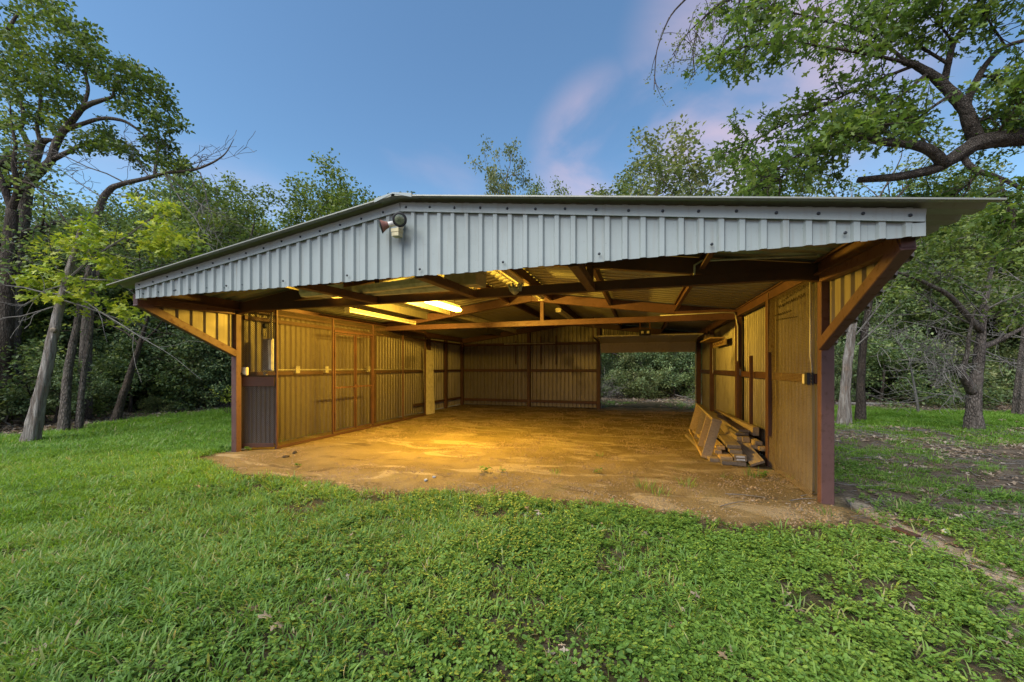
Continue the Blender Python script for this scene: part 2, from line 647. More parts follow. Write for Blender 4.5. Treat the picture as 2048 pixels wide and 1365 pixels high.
def vnoise(x, y, s=1.0):
    """cheap value noise in 0..1"""
    x, y = np.asarray(x) * s, np.asarray(y) * s
    xi, yi = np.floor(x).astype(int), np.floor(y).astype(int)
    fx, fy = x - xi, y - yi
    fx, fy = fx * fx * (3 - 2 * fx), fy * fy * (3 - 2 * fy)
    g = lambda i, j: _NG[i % 64, j % 64]
    return (g(xi, yi) * (1 - fx) + g(xi + 1, yi) * fx) * (1 - fy) + (g(xi, yi + 1) * (1 - fx) + g(xi + 1, yi + 1) * fx) * fy


def fbm(x, y, s=1.0, o=4):
    r, a, t = 0, 1, 0
    for i in range(o):
        r = r + a * vnoise(np.asarray(x) + 17.3 * i, np.asarray(y) - 9.1 * i, s * 2 ** i)
        t += a
        a *= 0.5
    return r / t


DIRT = np.array([(-6.95, 14.8), (-6.95, 5.2), (-7.0, 4.75), (-6.5, 4.42), (-5.3, 4.12), (-3.9, 4.22), (-2.97, 4.08), (-1.6, 4.42), (-0.4, 4.45),
                 (1.0, 4.28), (1.75, 4.45), (2.1, 4.9), (2.15, 5.6), (2.02, 7.0), (2.02, 15.3), (1.0, 15.6), (-1.5, 15.4), (-1.8, 14.8)])


def sdf(x, y, P):
    """signed distance to a polygon, positive inside"""
    x, y = np.asarray(x, float), np.asarray(y, float)
    d = np.full(x.shape, 1e9)
    ins = np.zeros(x.shape, bool)
    for i in range(len(P)):
        a, b = P[i], P[(i + 1) % len(P)]
        e = b - a
        wx, wy = x - a[0], y - a[1]
        t = np.clip((wx * e[0] + wy * e[1]) / (e @ e), 0, 1)
        d = np.minimum(d, np.hypot(wx - e[0] * t, wy - e[1] * t))
        c = ((a[1] <= y) != (b[1] <= y)) & (x < (b[0] - a[0]) * (y - a[1]) / (b[1] - a[1] + 1e-12) + a[0])
        ins ^= c
    return np.where(ins, d, -d)


def wood_edge(x, y):
    """how far into the woods a place is (metres, negative on the lawn)"""
    left = -13.3 - x + 0.35 * np.sin(y * 1.3) - 0.10 * (y - 7)
    back = y - 18.2 + 0.5 * np.sin(x * 0.9)
    right = np.minimum(y - 17.6 + 0.4 * np.sin(x * 0.8), 99)
    return np.maximum(left, np.where(x < 5, back, right))


def bare(x, y):
    """thin, littered ground on the right-hand side of the shed: 0..1"""
    m = smooth(1.2, 2.3, x + 0.6 * (fbm(x, y, 1.1) - .5) * 2) * smooth(0.8, 2.0, y)
    m = m * (1 - smooth(12.6, 13.6, y) * smooth(4.5, 5.5, x) * 0.9)
    return m


def ground_z(x, y):
    inside = smooth(-0.4, 0.5, sdf(x, y, DIRT))
    lumps = (fbm(x, y, 0.55, 3) - 0.5) * 0.16 + (fbm(x + 40, y, 2.3, 3) - 0.5) * 0.05
    near = 1 - smooth(0.0, 1.6, np.maximum(np.maximum(-7.2 - x, x - 2.3), np.maximum(4.9 - y, y - 15)))
    shed = np.where(near > 0, near, 0)
    rut = (fbm(x * 1.0, y * 3.0, 1.3, 3) - 0.5) * 0.03
    z = lumps * (1 - shed) * (1 - inside) + rut * inside * smooth(14.4, 13.5, y) * smooth(1.85, 1.3, x) * smooth(-6.3, -5.9, x)
    w = wood_edge(x, y)
    return z + 0.05 * smooth(0, 2.5, w)


nx, ny = 420, 420
u = np.linspace(-1, 1, nx)
gx = -1.5 + 17 * u + 260 * np.sign(u) * np.abs(u) ** 9
v = np.linspace(0, 1, ny)
gy = -6 + 27 * v + 260 * v ** 9
gy[0] = -120
GX, GY = np.meshgrid(gx, gy)
GZ = ground_z(GX, GY)
V = np.stack([GX, GY, GZ], -1).reshape(-1, 3)
ii = (np.arange(ny - 1)[:, None] * nx + np.arange(nx - 1)[None]).ravel()
F = np.stack([ii, ii + 1, ii + nx + 1, ii + nx], 1)
t = NT('ground')
pos = 'Position'
nz_b = t.noise(1.1, 6, kind=pos)
nz_m = t.noise(4.0, 6, kind=pos, dist=0.6)
nz_f = t.noise(28, 5, kind=pos)
nz_g = t.noise(110, 3, kind=pos)
soil = t.mix(t.ramp(nz_m, 0.35, 0.7), (0.10, 0.074, 0.053), (0.19, 0.145, 0.102))
soil = t.mix(t.math('MULTIPLY', t.ramp(nz_g, 0.58, 0.72), 0.7), soil, (0.28, 0.23, 0.17))
turf = t.mix(t.ramp(nz_m, 0.38, 0.66), (0.048, 0.046, 0.020), (0.080, 0.062, 0.040))
turf = t.mix(t.ramp(nz_f, 0.50, 0.72), turf, (0.11, 0.085, 0.060))
duff = t.mix(t.ramp(nz_f, 0.35, 0.7), (0.055, 0.040, 0.028), (0.14, 0.10, 0.07))
dirt = t.mix(t.ramp(nz_b, 0.36, 0.66), (0.170, 0.122, 0.055), (0.245, 0.182, 0.088))
dirt = t.mix(t.math('MULTIPLY', t.ramp(t.noise(0.9, 5, (0.7, 1.9, 1), pos, 1.4), 0.53, 0.60), 0.75), dirt, (0.36, 0.285, 0.175))
dirt = t.mix(t.math('MULTIPLY', t.ramp(t.noise(1.7, 7, (0.8, 1.6, 1), pos, 1.0), 0.55, 0.72), 0.75), dirt, (0.085, 0.055, 0.032))
dirt = t.mix(t.math('MULTIPLY', t.ramp(nz_f, 0.56, 0.74), 0.55), dirt, (0.14, 0.095, 0.055))
dirt = t.mix(t.math('MULTIPLY', t.ramp(nz_g, 0.60, 0.72), 0.6), dirt, (0.45, 0.36, 0.25))
dirt = t.mix(t.math('MULTIPLY', t.ramp(t.noise(0.8, 5, kind=pos, dist=2.0), 0.58, 0.68), 0.35), dirt, (0.16, 0.15, 0.045))
soft = t.math('ADD', t.math('MULTIPLY', t.math('SUBTRACT', nz_m, 0.5), 0.8), t.math('MULTIPLY', t.math('SUBTRACT', nz_f, 0.5), 0.4))
crk = t.ramp(t.voro(3.2, (1, 1, 1), pos, 'DISTANCE_TO_EDGE'), 0.0, 0.035)
crk = t.math('MULTIPLY', t.math('SUBTRACT', 1.0, crk), t.ramp(t.noise(0.8, 4, kind=pos), 0.52, 0.66))
dirt = t.mix(t.math('MULTIPLY', crk, 0.6), dirt, (0.06, 0.04, 0.025))
grit = t.ramp(t.noise(55, 4, kind=pos, rough=0.7), 0.50, 0.70)
dirt = t.mix(t.math('MULTIPLY', grit, 0.28), dirt, (0.075, 0.05, 0.03))
fd = t.ramp(t.math('ADD', t.attr('dirt'), soft), -0.12, 0.16)
fb = t.ramp(t.math('ADD', t.attr('bare'), soft), 0.25, 0.75)
fw = t.ramp(t.math('ADD', t.attr('wood'), soft), -0.3, 0.4)
fs = t.ramp(t.math('ADD', t.attr('sand'), soft), 0.35, 0.8)
colr = t.mix(fb, turf, soil)
colr = t.mix(fw, colr, duff)
colr = t.mix(fd, colr, dirt)
colr = t.mix(fs, colr, t.mix(nz_f, (0.36, 0.28, 0.19), (0.44, 0.37, 0.28)))
t.bump(t.math('ADD', t.math('MULTIPLY', nz_f, 0.7), t.math('ADD', t.math('MULTIPLY', nz_g, 0.35), t.math('ADD', t.math('MULTIPLY', grit, -0.25), nz_m))), 1.0, 0.045)
M['ground'] = t.set(colr, 0.95, 0, 0.1)
gm = np_mesh('ground', V, F, M['ground'], smooth=True)
X, Y = V[:, 0], V[:, 1]
sand = np.exp(-((X - (2.36 + 0.10 * np.sin(Y * 2.1))) / 0.13) ** 2) * smooth(2.2, 3.2, Y) * smooth(5.9, 5.2, Y) * 0.95
for nm, val in (('dirt', sdf(X, Y, DIRT)), ('bare', bare(X, Y)), ('wood', np.clip(wood_edge(X, Y), -5, 5)), ('sand', sand)):
    a = gm.attributes.new(nm, 'FLOAT', 'POINT')
    a.data.foreach_set('value', np.ascontiguousarray(val, np.float32))
go = bpy.data.objects.new('ground', gm)
COL.objects.link(go)
tag(go, kind='structure')

# ------------------------------------------------------------------ the shed
XL, XR, YF, YB, RX = -6.85, 1.95, 5.25, 14.70, -2.40
YA, YFAS, YR0, YR1 = 3.50, 3.66, 3.50, 15.05     # roof's front edge, the fascia plane
FX0, FX1, FZ = -6.60, 1.94, 2.45                  # fascia ends and bottom edge
EXL, EXR = -6.97, 2.30
SL = 0.137


def roof_z(x):
    return 3.248 - SL * abs(x - RX)


shed = empty('metal_shed', (RX, YF, 0), 'open fronted metal shed with pale ribbed gable and rust brown steel frame', 'shed')


def rib(u, pitch=0.152, base=0.062, top=0.034, h=0.020):
    """profile corner list of a ribbed sheet between 0 and width u: (along, out)"""
    pts = [(0, 0)]
    n = int(round(u / pitch))
    p = u / max(n, 1)
    for i in range(n):
        c = (i + 0.5) * p
        pts += [(c - base / 2, 0), (c - top / 2, h), (c + top / 2, h), (c + base / 2, 0)]
    pts.append((u, 0))
    return pts


def minor(u, pitch, h):
    """rounded corrugation"""
    n = max(int(round(u / pitch)), 1) * 4
    return [(u * i / n, h * (0.5 - 0.5 * math.cos(2 * math.pi * i / 4))) for i in range(n + 1)]


def sheet(name, prof, o, du, dn, lo, hi, mat, lap=0.0):
    """ribbed sheet: o origin, du direction along the profile, dn out; lo/hi(along) heights"""
    b = B()
    o, du, dn = np.array(o, float), np.array(du, float), np.array(dn, float)
    v = []
    for a, h in prof:
        p = o + du * a + dn * (h + lap)
        v.append(p + UP * (lo(p) if callable(lo) else lo))
        v.append(p + UP * (hi(p) if callable(hi) else hi))
    n = len(prof)
    b.add(v, [(2 * i, 2 * i + 2, 2 * i + 3, 2 * i + 1) for i in range(n - 1)])
    c = v[0]
    return b.build(name, mat, shed, org=(c[0], c[1], c[2]))


# roof: ribbed sheets, each lapped 2 mm over its neighbour
PW = 0.914
ny_p = int(math.ceil((YR1 - YR0) / PW))
for side in (-1, 1):
    xe = EXL if side < 0 else EXR
    for i in range(ny_p):
        y0, y1 = YR0 + i * PW, min(YR0 + (i + 1) * PW, YR1) + 0.0
        b = B()
        v = []
        pr = rib(y1 - y0, 0.229, 0.120, 0.050, 0.042)
        if i < ny_p - 1:
            pr = pr + [(y1 - y0 + 0.024, 0.0)]
        lap = 0.002 * (i % 2)
        for a, h in pr:
            for x in (RX, (RX + xe) / 2, xe):
                v.append((x, y0 + a, roof_z(x) + 0.005 + h + lap))
        f = []
        for k in range(len(pr) - 1):
            for j in range(2):
                f.append((3 * k + j, 3 * k + j + 1, 3 * k + 4 + j, 3 * k + 3 + j))
        b.add(v, f)
        b.build('roof_panel', M['roof'], shed, org=(RX, y0, 3.2))
b = B()
b.add([(RX - 0.22, YR0 - 0.012, roof_z(RX - 0.22) + 0.030), (RX, YR0 - 0.012, 3.284), (RX + 0.22, YR0 - 0.012, roof_z(RX + 0.22) + 0.030),
       (RX - 0.22, YR1 + 0.01, roof_z(RX - 0.22) + 0.030), (RX, YR1 + 0.01, 3.284), (RX + 0.22, YR1 + 0.01, roof_z(RX + 0.22) + 0.030),
       (RX - 0.22, YR0 - 0.012, roof_z(RX - 0.22) - 0.01), (RX, YR0 - 0.012, 3.27), (RX + 0.22, YR0 - 0.012, roof_z(RX + 0.22) - 0.01)],
      [(0, 1, 4, 3), (1, 2, 5, 4), (6, 7, 1, 0), (7, 8, 2, 1)])
b.build('ridge_cap', M['trim'], shed, org=(RX, YR0, 3.3))
# folded rake edge along the front of the roof
for side in (-1, 1):
    xe = EXL if side < 0 else EXR
    b = B()
    p, q = (RX + side * 0.02, YR0 - 0.006, roof_z(RX)), (xe, YR0 - 0.006, roof_z(xe))
    b.ext([(-0.002, 0.012), (0.002, 0.012), (0.002, 0.000), (-0.002, 0.000)], p, q)
    b.build('roof_edge_trim', M['roof'], shed, org=p)

# gable fascia: ribbed sheets hung under the roof, ribs towards the front
x = FX0
k = 0
while x < FX1 - 0.05:
    x1 = min(x + PW, FX1)
    sheet('fascia_panel', rib(x1 - x, 0.152, 0.066, 0.038, 0.024), (x, YFAS, 0), (1, 0, 0), (0, -1, 0), FZ + 0.004 * math.sin(k * 2.1),
          lambda p: roof_z(p[0]) - 0.004, M['white'], 0.0015 * (k % 2))
    x, k = x1, k + 1
for side in (-1, 1):
    xe = FX0 - 0.01 if side < 0 else FX1 + 0.01
    b = B()
    p, q = (RX + side * 0.004, YFAS - 0.034, roof_z(RX) - 0.062), (xe, YFAS - 0.034, roof_z(xe) - 0.062)
    b.ext([(-0.004, -0.046), (0.004, -0.046), (0.004, 0.046), (-0.004, 0.046)], p, q)
    b.build('rake_trim', M['trim'], shed, org=p)
    b = B()
    b.box(min(xe, xe - side * 0.075), max(xe, xe - side * 0.075), YFAS - 0.031, YFAS - 0.026, FZ - 0.006, roof_z(xe) - 0.112)
    b.box(min(xe, xe + side * 0.004), max(xe, xe + side * 0.004), YFAS - 0.030, YFAS + 0.10, FZ - 0.006, roof_z(xe) - 0.01)
    b.build('corner_trim', M['white'], shed, org=(xe, YFAS, FZ))
    # the frame the fascia is screwed to
    b = B()
    b.bar((RX, YFAS + 0.05, roof_z(RX) - 0.07), (xe - side * .03, YFAS + 0.05, roof_z(xe) - 0.07), 0.05, 0.12)
    b.build('fascia_rail', M['steel_dark'], shed, org=(RX, YFAS + 0.05, roof_z(RX)))
b = B()
b.bar((FX0 + 0.03, YFAS + 0.04, FZ + 0.062), (FX1 - 0.03, YFAS + 0.04, FZ + 0.062), 0.06, 0.07)
b.build('fascia_rail', M['steel_dark'], shed, org=(RX, YFAS + 0.04, FZ))
# screws
sm = B().lathe([(0.013, 0), (0.013, 0.004), (0.008, 0.006), (0.007, 0.012)], (0, 0, 0), (0, -1, 0), 8).mesh('screw', M['screw'])
rs = np.random.default_rng(3)
pts = []
for i in range(31):
    xs = FX0 + 0.08 + i * (FX1 - FX0 - 0.16) / 30
    pts.append((xs, YFAS - 0.0385, roof_z(xs) - 0.062 + rs.normal(0, 0.004)))
xs, i = FX0 + 0.10, 0
while xs < FX1 - 0.05:
    pts.append((xs, YFAS - 0.003, FZ + 0.062 + rs.normal(0, 0.005)))
    if i % 3 == 2:
        pts.append((xs + 0.072, YFAS - 0.026, FZ + 0.066))
    xs += 0.304
    i += 1
for p in pts:
    o = bpy.data.objects.new('screw', sm)
    o.location = p
    hook(o, shed)

# ---- frame
def member(name, p, q, w, h, mat='steel', up=(0, 0, 1), bev=0.006):
    return B().bar(p, q, w, h, up, bev).build(name, M[mat], shed, org=tuple(p))


def channel(name, p, q, w, h, mat='steel_dark', open_side=1, th=0.012):
    """C section lying along p-q, web on one side"""
    a, b2 = w / 2 * open_side, h / 2
    lip = 0.02
    s = open_side
    pr = [(-a, -b2), (a, -b2), (a, -b2 + lip), (a - s * th, -b2 + lip), (a - s * th, -b2 + th), (-a + s * th, -b2 + th),
          (-a + s * th, b2 - th), (a - s * th, b2 - th), (a - s * th, b2 - lip), (a, b2 - lip), (a, b2), (-a, b2)]
    if s < 0:
        pr = pr[::-1]
    return B().ext(pr, p, q).build(name, M[mat], shed, org=tuple(p))


PZ = 2.62
member('post', (XR + 0.005, YF, -0.3), (XR + 0.005, YF, PZ), 0.125, 0.10, up=(0, 1, 0))
member('post', (XL + 0.0, YF, -0.3), (XL + 0.0, YF, PZ), 0.12, 0.10, up=(0, 1, 0))
for y in (6.95, 8.98, 12.1, 14.55):
    member('column', (XR - 0.07, y, -0.2), (XR - 0.07, y, PZ), 0.10, 0.12, 'steel_dark', (0, 1, 0))
for y in (8.98, 11.9, 13.15, 14.55):
    member('column', (XL + 0.07, y, -0.2), (XL + 0.07, y, PZ), 0.10, 0.12, 'steel_dark', (0, 1, 0))
for x in (-4.03, -1.42, 1.86):
    member('column', (x, YB - 0.08, -0.2), (x, YB - 0.08, roof_z(x) - 0.06), 0.12, 0.12, 'steel_dark', (0, 1, 0))
# trusses: bottom chord, two rafters, uprights
for y, posts, m in ((YF, (-3.86, -0.62), 'steel_dark'), (8.98, (-2.15,), 'steel'), (YB - 0.16, (), 'steel_dark')):
    zc = 2.545 if y == YF else 2.52
    if y < 14:
        member('bottom_chord', (XL + 0.02, y, zc), (XR - 0.02, y, zc), 0.09, 0.125, m)
    for side, xe in ((-1, XL), (1, XR)):
        member('rafter', (RX + side * 0.003, y, roof_z(RX) - 0.115), (xe, y, roof_z(xe) - 0.115), 0.085, 0.19, m)
    for xp in posts:
        member('king_post', (xp, y - 0.002, zc + 0.06), (xp, y - 0.002, roof_z(xp) - 0.19), 0.085, 0.10, m, (0, 1, 0))
# purlins under the roof sheets
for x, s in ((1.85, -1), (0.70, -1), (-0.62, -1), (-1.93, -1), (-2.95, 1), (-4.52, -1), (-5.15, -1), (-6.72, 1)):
    channel('purlin', (x, YFAS + 0.09, roof_z(x) - 0.080), (x, YB, roof_z(x) - 0.080), 0.055, 0.155, 'cream' if x == -4.52 else 'sheet' if x == -5.15 else 'steel_dark', s)  # the two purlins left of the lamp get paler colours for its light
# lookouts from the front truss to the fascia, and the raking struts at both ends
for x in (-3.9, -2.25, -0.60):
    member('lookout', (x, YFAS + 0.08, 2.50), (x, YF + 0.03, 2.535), 0.10, 0.10)
for x in (XL + 0.03, XR - 0.04):
    member('lookout', (x, YFAS + 0.08, 2.47), (x, YF - 0.08, 2.50), 0.09, 0.14)
    member('strut', (x - 0.001, YF - 0.05, 1.74), (x - 0.001, YFAS + 0.10, 2.43), 0.10, 0.115)
# girts and eave angles
for z in (0.22, 1.38, 2.38):
    member('girt', (-6.72, YB - 0.06, z), (-1.48, YB - 0.06, z), 0.05, 0.10, 'steel_dark')
for z in (0.30, 1.38, 2.40):
    member('girt', (XL + 0.055, YF + 0.1 if z > 1 else 11.0, z), (XL + 0.055, YB - 0.1, z), 0.05, 0.07, 'steel_dark')
member('girt', (XR - 0.045, YF + 0.09, 1.37), (XR - 0.045, YB - 0.1, 1.37), 0.04, 0.11, 'steel_dark')
member('eave_beam', (XR - 0.06, YF + 0.09, 2.585), (XR - 0.06, YB, 2.585), 0.09, 0.13, 'steel_dark')
member('eave_beam', (XL + 0.06, YF + 0.09, 2.585), (XL + 0.06, YB, 2.585), 0.09, 0.13, 'steel_dark')
member('header_beam', (-1.36, YB - 0.09, 2.42), (1.80, YB - 0.09, 2.42), 0.10, 0.10, 'steel_dark')

# ---- wall sheets
def wall_run(p0, p1, axis, out, lo, hi, pitch, base, top, h, mat='sheet'):
    s = p0[axis]
    e = p1[axis]
    k = 0
    while s < e - 0.05:
        s1 = min(s + PW, e)
        if e - s1 < 0.15:
            s1 = e
        o = [p0[0], p0[1], 0]
        o[axis] = s
        du = [0, 0, 0]
        du[axis] = 1
        sheet('wall_panel', rib(s1 - s, pitch, base, top, h) + ([(s1 - s + 0.02, 0.0)] if s1 < e else []), o, du, out, lo, hi, M[mat], 0.0015 * (k % 2))
        s, k = s1, k + 1


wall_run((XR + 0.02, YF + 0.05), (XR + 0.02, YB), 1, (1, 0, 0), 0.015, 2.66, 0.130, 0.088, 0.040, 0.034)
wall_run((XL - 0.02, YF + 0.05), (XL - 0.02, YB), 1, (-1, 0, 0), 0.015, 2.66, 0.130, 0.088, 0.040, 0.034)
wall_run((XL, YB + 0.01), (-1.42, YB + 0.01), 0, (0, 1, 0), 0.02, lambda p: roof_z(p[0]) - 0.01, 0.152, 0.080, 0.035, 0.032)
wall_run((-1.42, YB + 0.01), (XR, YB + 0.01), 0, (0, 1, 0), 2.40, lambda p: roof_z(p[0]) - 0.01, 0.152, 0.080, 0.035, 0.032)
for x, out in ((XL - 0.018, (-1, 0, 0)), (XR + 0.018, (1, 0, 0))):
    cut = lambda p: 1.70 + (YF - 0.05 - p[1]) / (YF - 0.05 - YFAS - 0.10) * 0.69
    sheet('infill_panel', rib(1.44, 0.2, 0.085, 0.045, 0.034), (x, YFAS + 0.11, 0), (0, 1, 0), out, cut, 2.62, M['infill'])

# ---- expanded metal: strands in a diamond pattern, real openings
def expanded(name, o, du, width, z0, z1, parent, cw=0.030, ch=0.016, st=0.0026, mat='mesh', seed=0):
    rng = np.random.default_rng(seed)
    o, du = np.array(o, float), np.array(du, float)
    nc, nr = int(width / (cw / 2)), int((z1 - z0) / ch)
    uu = np.linspace(0, width, nc + 1)
    zig = np.where(np.arange(nc + 1) % 2 == 0, 1, -1) * ch * 0.25
    Vs, Fs = [], []
    for r in range(nr + 1):
        s = 1 if r % 2 == 0 else -1
        zc = z0 + (z1 - z0) * r / nr + zig * s
        dn = np.cross(du, UP)
        wob = 0.006 * np.sin(uu * 3.1 + r * 0.07 + seed)
        P = o + du * uu[:, None] + UP * zc[:, None] + dn * wob[:, None]
        a, c = P + UP * st + dn * 0.002, P - UP * st - dn * 0.002
        k = len(Vs)
        Vs += [a, c]
        i = np.arange(nc)
        b0, b1 = 2 * r * (nc + 1), (2 * r + 1) * (nc + 1)
        Fs.append(np.stack([b0 + i, b0 + i + 1, b1 + i + 1, b1 + i], 1))
    V, F = np.concatenate(Vs), np.concatenate(Fs)
    org = V[0].copy()
    me = np_mesh(name, V - org, F, M[mat])
    ob = bpy.data.objects.new(name, me)
    ob.location = org
    ob['kind'] = 'stuff'
    return hook(ob, parent)


PX = -6.34
expanded('mesh_sheet', (XR - 0.10, YF + 0.07, 0), (0, 1, 0), 1.66, 0.03, 2.50, shed, 0.034, 0.0185, 0.0030, 'mesh_light')
# the caged bay on the left: front panel, then four bays along its length with a pair of doors
cage_y = [5.62, 7.02, 7.73, 8.38, 9.70, 10.92]
expanded('mesh_sheet', (XL + 0.0, 5.365, 0), unit(np.array([PX - XL - 0.0, 0.235, 0])), 0.545, 0.06, 2.52, shed, 0.036, 0.019, 0.0052, seed=2)
for i in range(5):
    y0, y1 = cage_y[i], cage_y[i + 1]
    if i in (1, 2):
        continue
    expanded('mesh_sheet', (PX, y0, 0), (0, 1, 0), y1 - y0, 0.05, 2.56, shed, 0.036, 0.0195, 0.0034, seed=3 + i)
expanded('mesh_sheet', (PX, 7.04, 0), (0, 1, 0), 1.32, 2.32, 2.56, shed, 0.036, 0.0195, 0.0034, seed=9)
for i, y in enumerate(cage_y):
    if i == 2:
        continue
    member('cage_upright', (PX + 0.004, y, -0.02), (PX + 0.004, y, 2.60), 0.036, 0.036, 'steel_dark', (0, 1, 0), 0.003)
member('cage_rail', (PX + 0.006, 5.60, 2.585), (PX + 0.006, 10.95, 2.585), 0.05, 0.07, 'steel_dark', bev=0.003)
member('cage_rail', (PX + 0.003, 5.60, 0.03), (PX + 0.003, 10.95, 0.03), 0.045, 0.05, 'steel_dark', bev=0.003)
member('cage_rail', (PX + 0.003, 7.05, 2.29), (PX + 0.003, 8.36, 2.29), 0.045, 0.05, 'steel_dark', bev=0.003)
kd = unit(np.array((PX - XL - 0.11, 0.193, 0)))
sheet('kick_panel', rib(0.53, 0.075, 0.05, 0.025, 0.018), (XL - 0.0, 5.398, 0), kd, (kd[1], -kd[0], 0), 0.09, 1.2, M['kick'])
for z, h in ((0.08, 0.07), (1.24, 0.17), (2.54, 0.07)):
    member('cage_rail', (XL + 0.0, 5.362, z), (PX - 0.02, 5.592, z), 0.03, h, 'steel_dark', bev=0.003)
for y0, y1, lat in ((7.055, 7.715, 1), (7.735, 8.35, 0)):
    dr = bpy.data.objects.new('mesh_door', None)
    dr.location = (PX + 0.008, y0, 0.06)
    hook(dr, shed)
    b = B()
    x = PX + 0.008
    for y in (y0 + 0.017, y1 - 0.017):
        b.bar((x, y, 0.08), (x, y, 2.25), 0.026, 0.026, (0, 1, 0))
    for z in (0.10, 1.05, 2.235):
        b.bar((x, y0 + 0.035, z), (x, y1 - 0.035, z), 0.024, 0.036 if z == 1.05 else 0.026)
    b.build('door_frame', M['steel_dark'], dr, org=(x, y0, 0.06))
    expanded('mesh_sheet', (PX + 0.004, y0 + 0.02, 0), (0, 1, 0), y1 - y0 - 0.04, 0.10, 2.23, dr, 0.036, 0.0195, 0.0034, seed=int(y0 * 10))
    for z in (0.45, 1.78):
        b = B()
        yy = y0 + 0.01 if lat else y1 - 0.01
        b.tube([(x + 0.022, yy, z - 0.05), (x + 0.022, yy, z + 0.05)], 0.014, 8)
        b.build('hinge', M['steel_dark'], dr, org=(x, yy, z))
    if lat:
        b = B()
        b.box(x + 0.018, x + 0.035, y1 - 0.05, y1 + 0.06, 1.02, 1.10)
        b.tube([(x + 0.03, y1 - 0.02, 1.02), (x + 0.05, y1 - 0.02, 0.98), (x + 0.03, y1 - 0.02, 0.95)], 0.006, 6)
        b.build('latch', M['steel_dark'], dr, org=(x, y1, 1.05))

# ---- overhead door, parked under the roof at the back
od = bpy.data.objects.new('overhead_door', None)
od.location = (0.2, YB - 0.15, 2.0)
hook(od, shed)
zpath = [(YB - 0.16, 2.02), (YB - 0.34, 2.36), (YB - 0.85, 2.47), (YB - 1.36, 2.475), (YB - 1.87, 2.48)]
for i in range(4):
    (ya, za), (yb, zb) = zpath[i], zpath[i + 1]
    p, q = np.array((0.22, ya - 0.006, za)), np.array((0.22, yb + 0.006, zb))
    b = B()
    b.ext([(-1.55, -0.012), (1.55, -0.012), (1.55, 0.018), (-1.55, 0.018)], p, q)
    d = unit(q - p)
    n = np.cross(np.array([1.0, 0, 0]), d)
    sg = -1 if n[2] > 0 else 1
    for xs in (-1.5, -0.75, 0.0, 0.75, 1.5):
        off = n * sg * 0.022
        c = np.array((0.22 + xs, 0, 0))
        pp, qq = p + off + np.array((xs, 0, 0)) + d * 0.01, q + off + np.array((xs, 0, 0)) - d * 0.01
        b.bar(pp, qq, 0.05 if xs else 0.06, 0.02, up=tuple(n))
    b.build('door_section', M['door'], od, org=tuple(p))
for x in (-1.38, 1.82):
    b = B()
    pth = [(x, YB - 0.19, 0.05), (x, YB - 0.19, 1.9), (x, YB - 0.23, 2.15), (x, YB - 0.36, 2.33), (x, YB - 0.6, 2.41), (x, YB - 2.2, 2.43)]
    for a, c in zip(pth[:-1], pth[1:]):
        b.bar(a, c, 0.03, 0.05, up=(1, 0, 0))
    b.bar((x, YB - 2.15, 2.43), (x, YB - 2.15, roof_z(x) - 0.05), 0.03, 0.03, up=(0, 1, 0))
    b.build('door_track', M['steel_dark'], od, org=pth[0])
b = B().tube([(-1.4, YB - 0.22, 2.56), (1.84, YB - 0.22, 2.56)], 0.018, 8)
b.build('torsion_shaft', M['rust'], od, org=(-1.4, YB - 0.22, 2.56))
# pale strip on the jambs
for x in (-1.345, 1.785):
    b = B().box(x - 0.012, x + 0.012, YB - 0.012, YB + 0.045, 0.0, 2.02)
    b.build('jamb_trim', M['trim'], shed, org=(x, YB, 0))

# ---- bars and rails bolted to the right wall
for y, z0, z1 in ((6.78, 0.48, 1.72), (7.80, 0.40, 1.70), (8.80, 0.30, 1.62)):
    channel('wall_channel', (XR - 0.125, y, z0), (XR - 0.125, y + 0.001, z1), 0.045, 0.05)
for x, z0, z1 in ((-4.55, 1.62, 2.5), (-3.55, 1.6, 2.66), (-2.98, 1.6, 2.66)):
    member('wall_bracket', (x, YB - 0.10, z0), (x, YB - 0.10, z1), 0.03, 0.05, 'steel_dark', (0, 1, 0), 0.0)
b = B().tube([(-5.0, YB - 0.14, 2.40), (-3.0, YB - 0.14, 2.395)], 0.022, 8)
b.build('wall_pipe', M['conduit'], shed, org=(-5.0, YB - 0.14, 2.4))

# ------------------------------------------------------------------ lamps and fittings
LAMP_W = 228.0


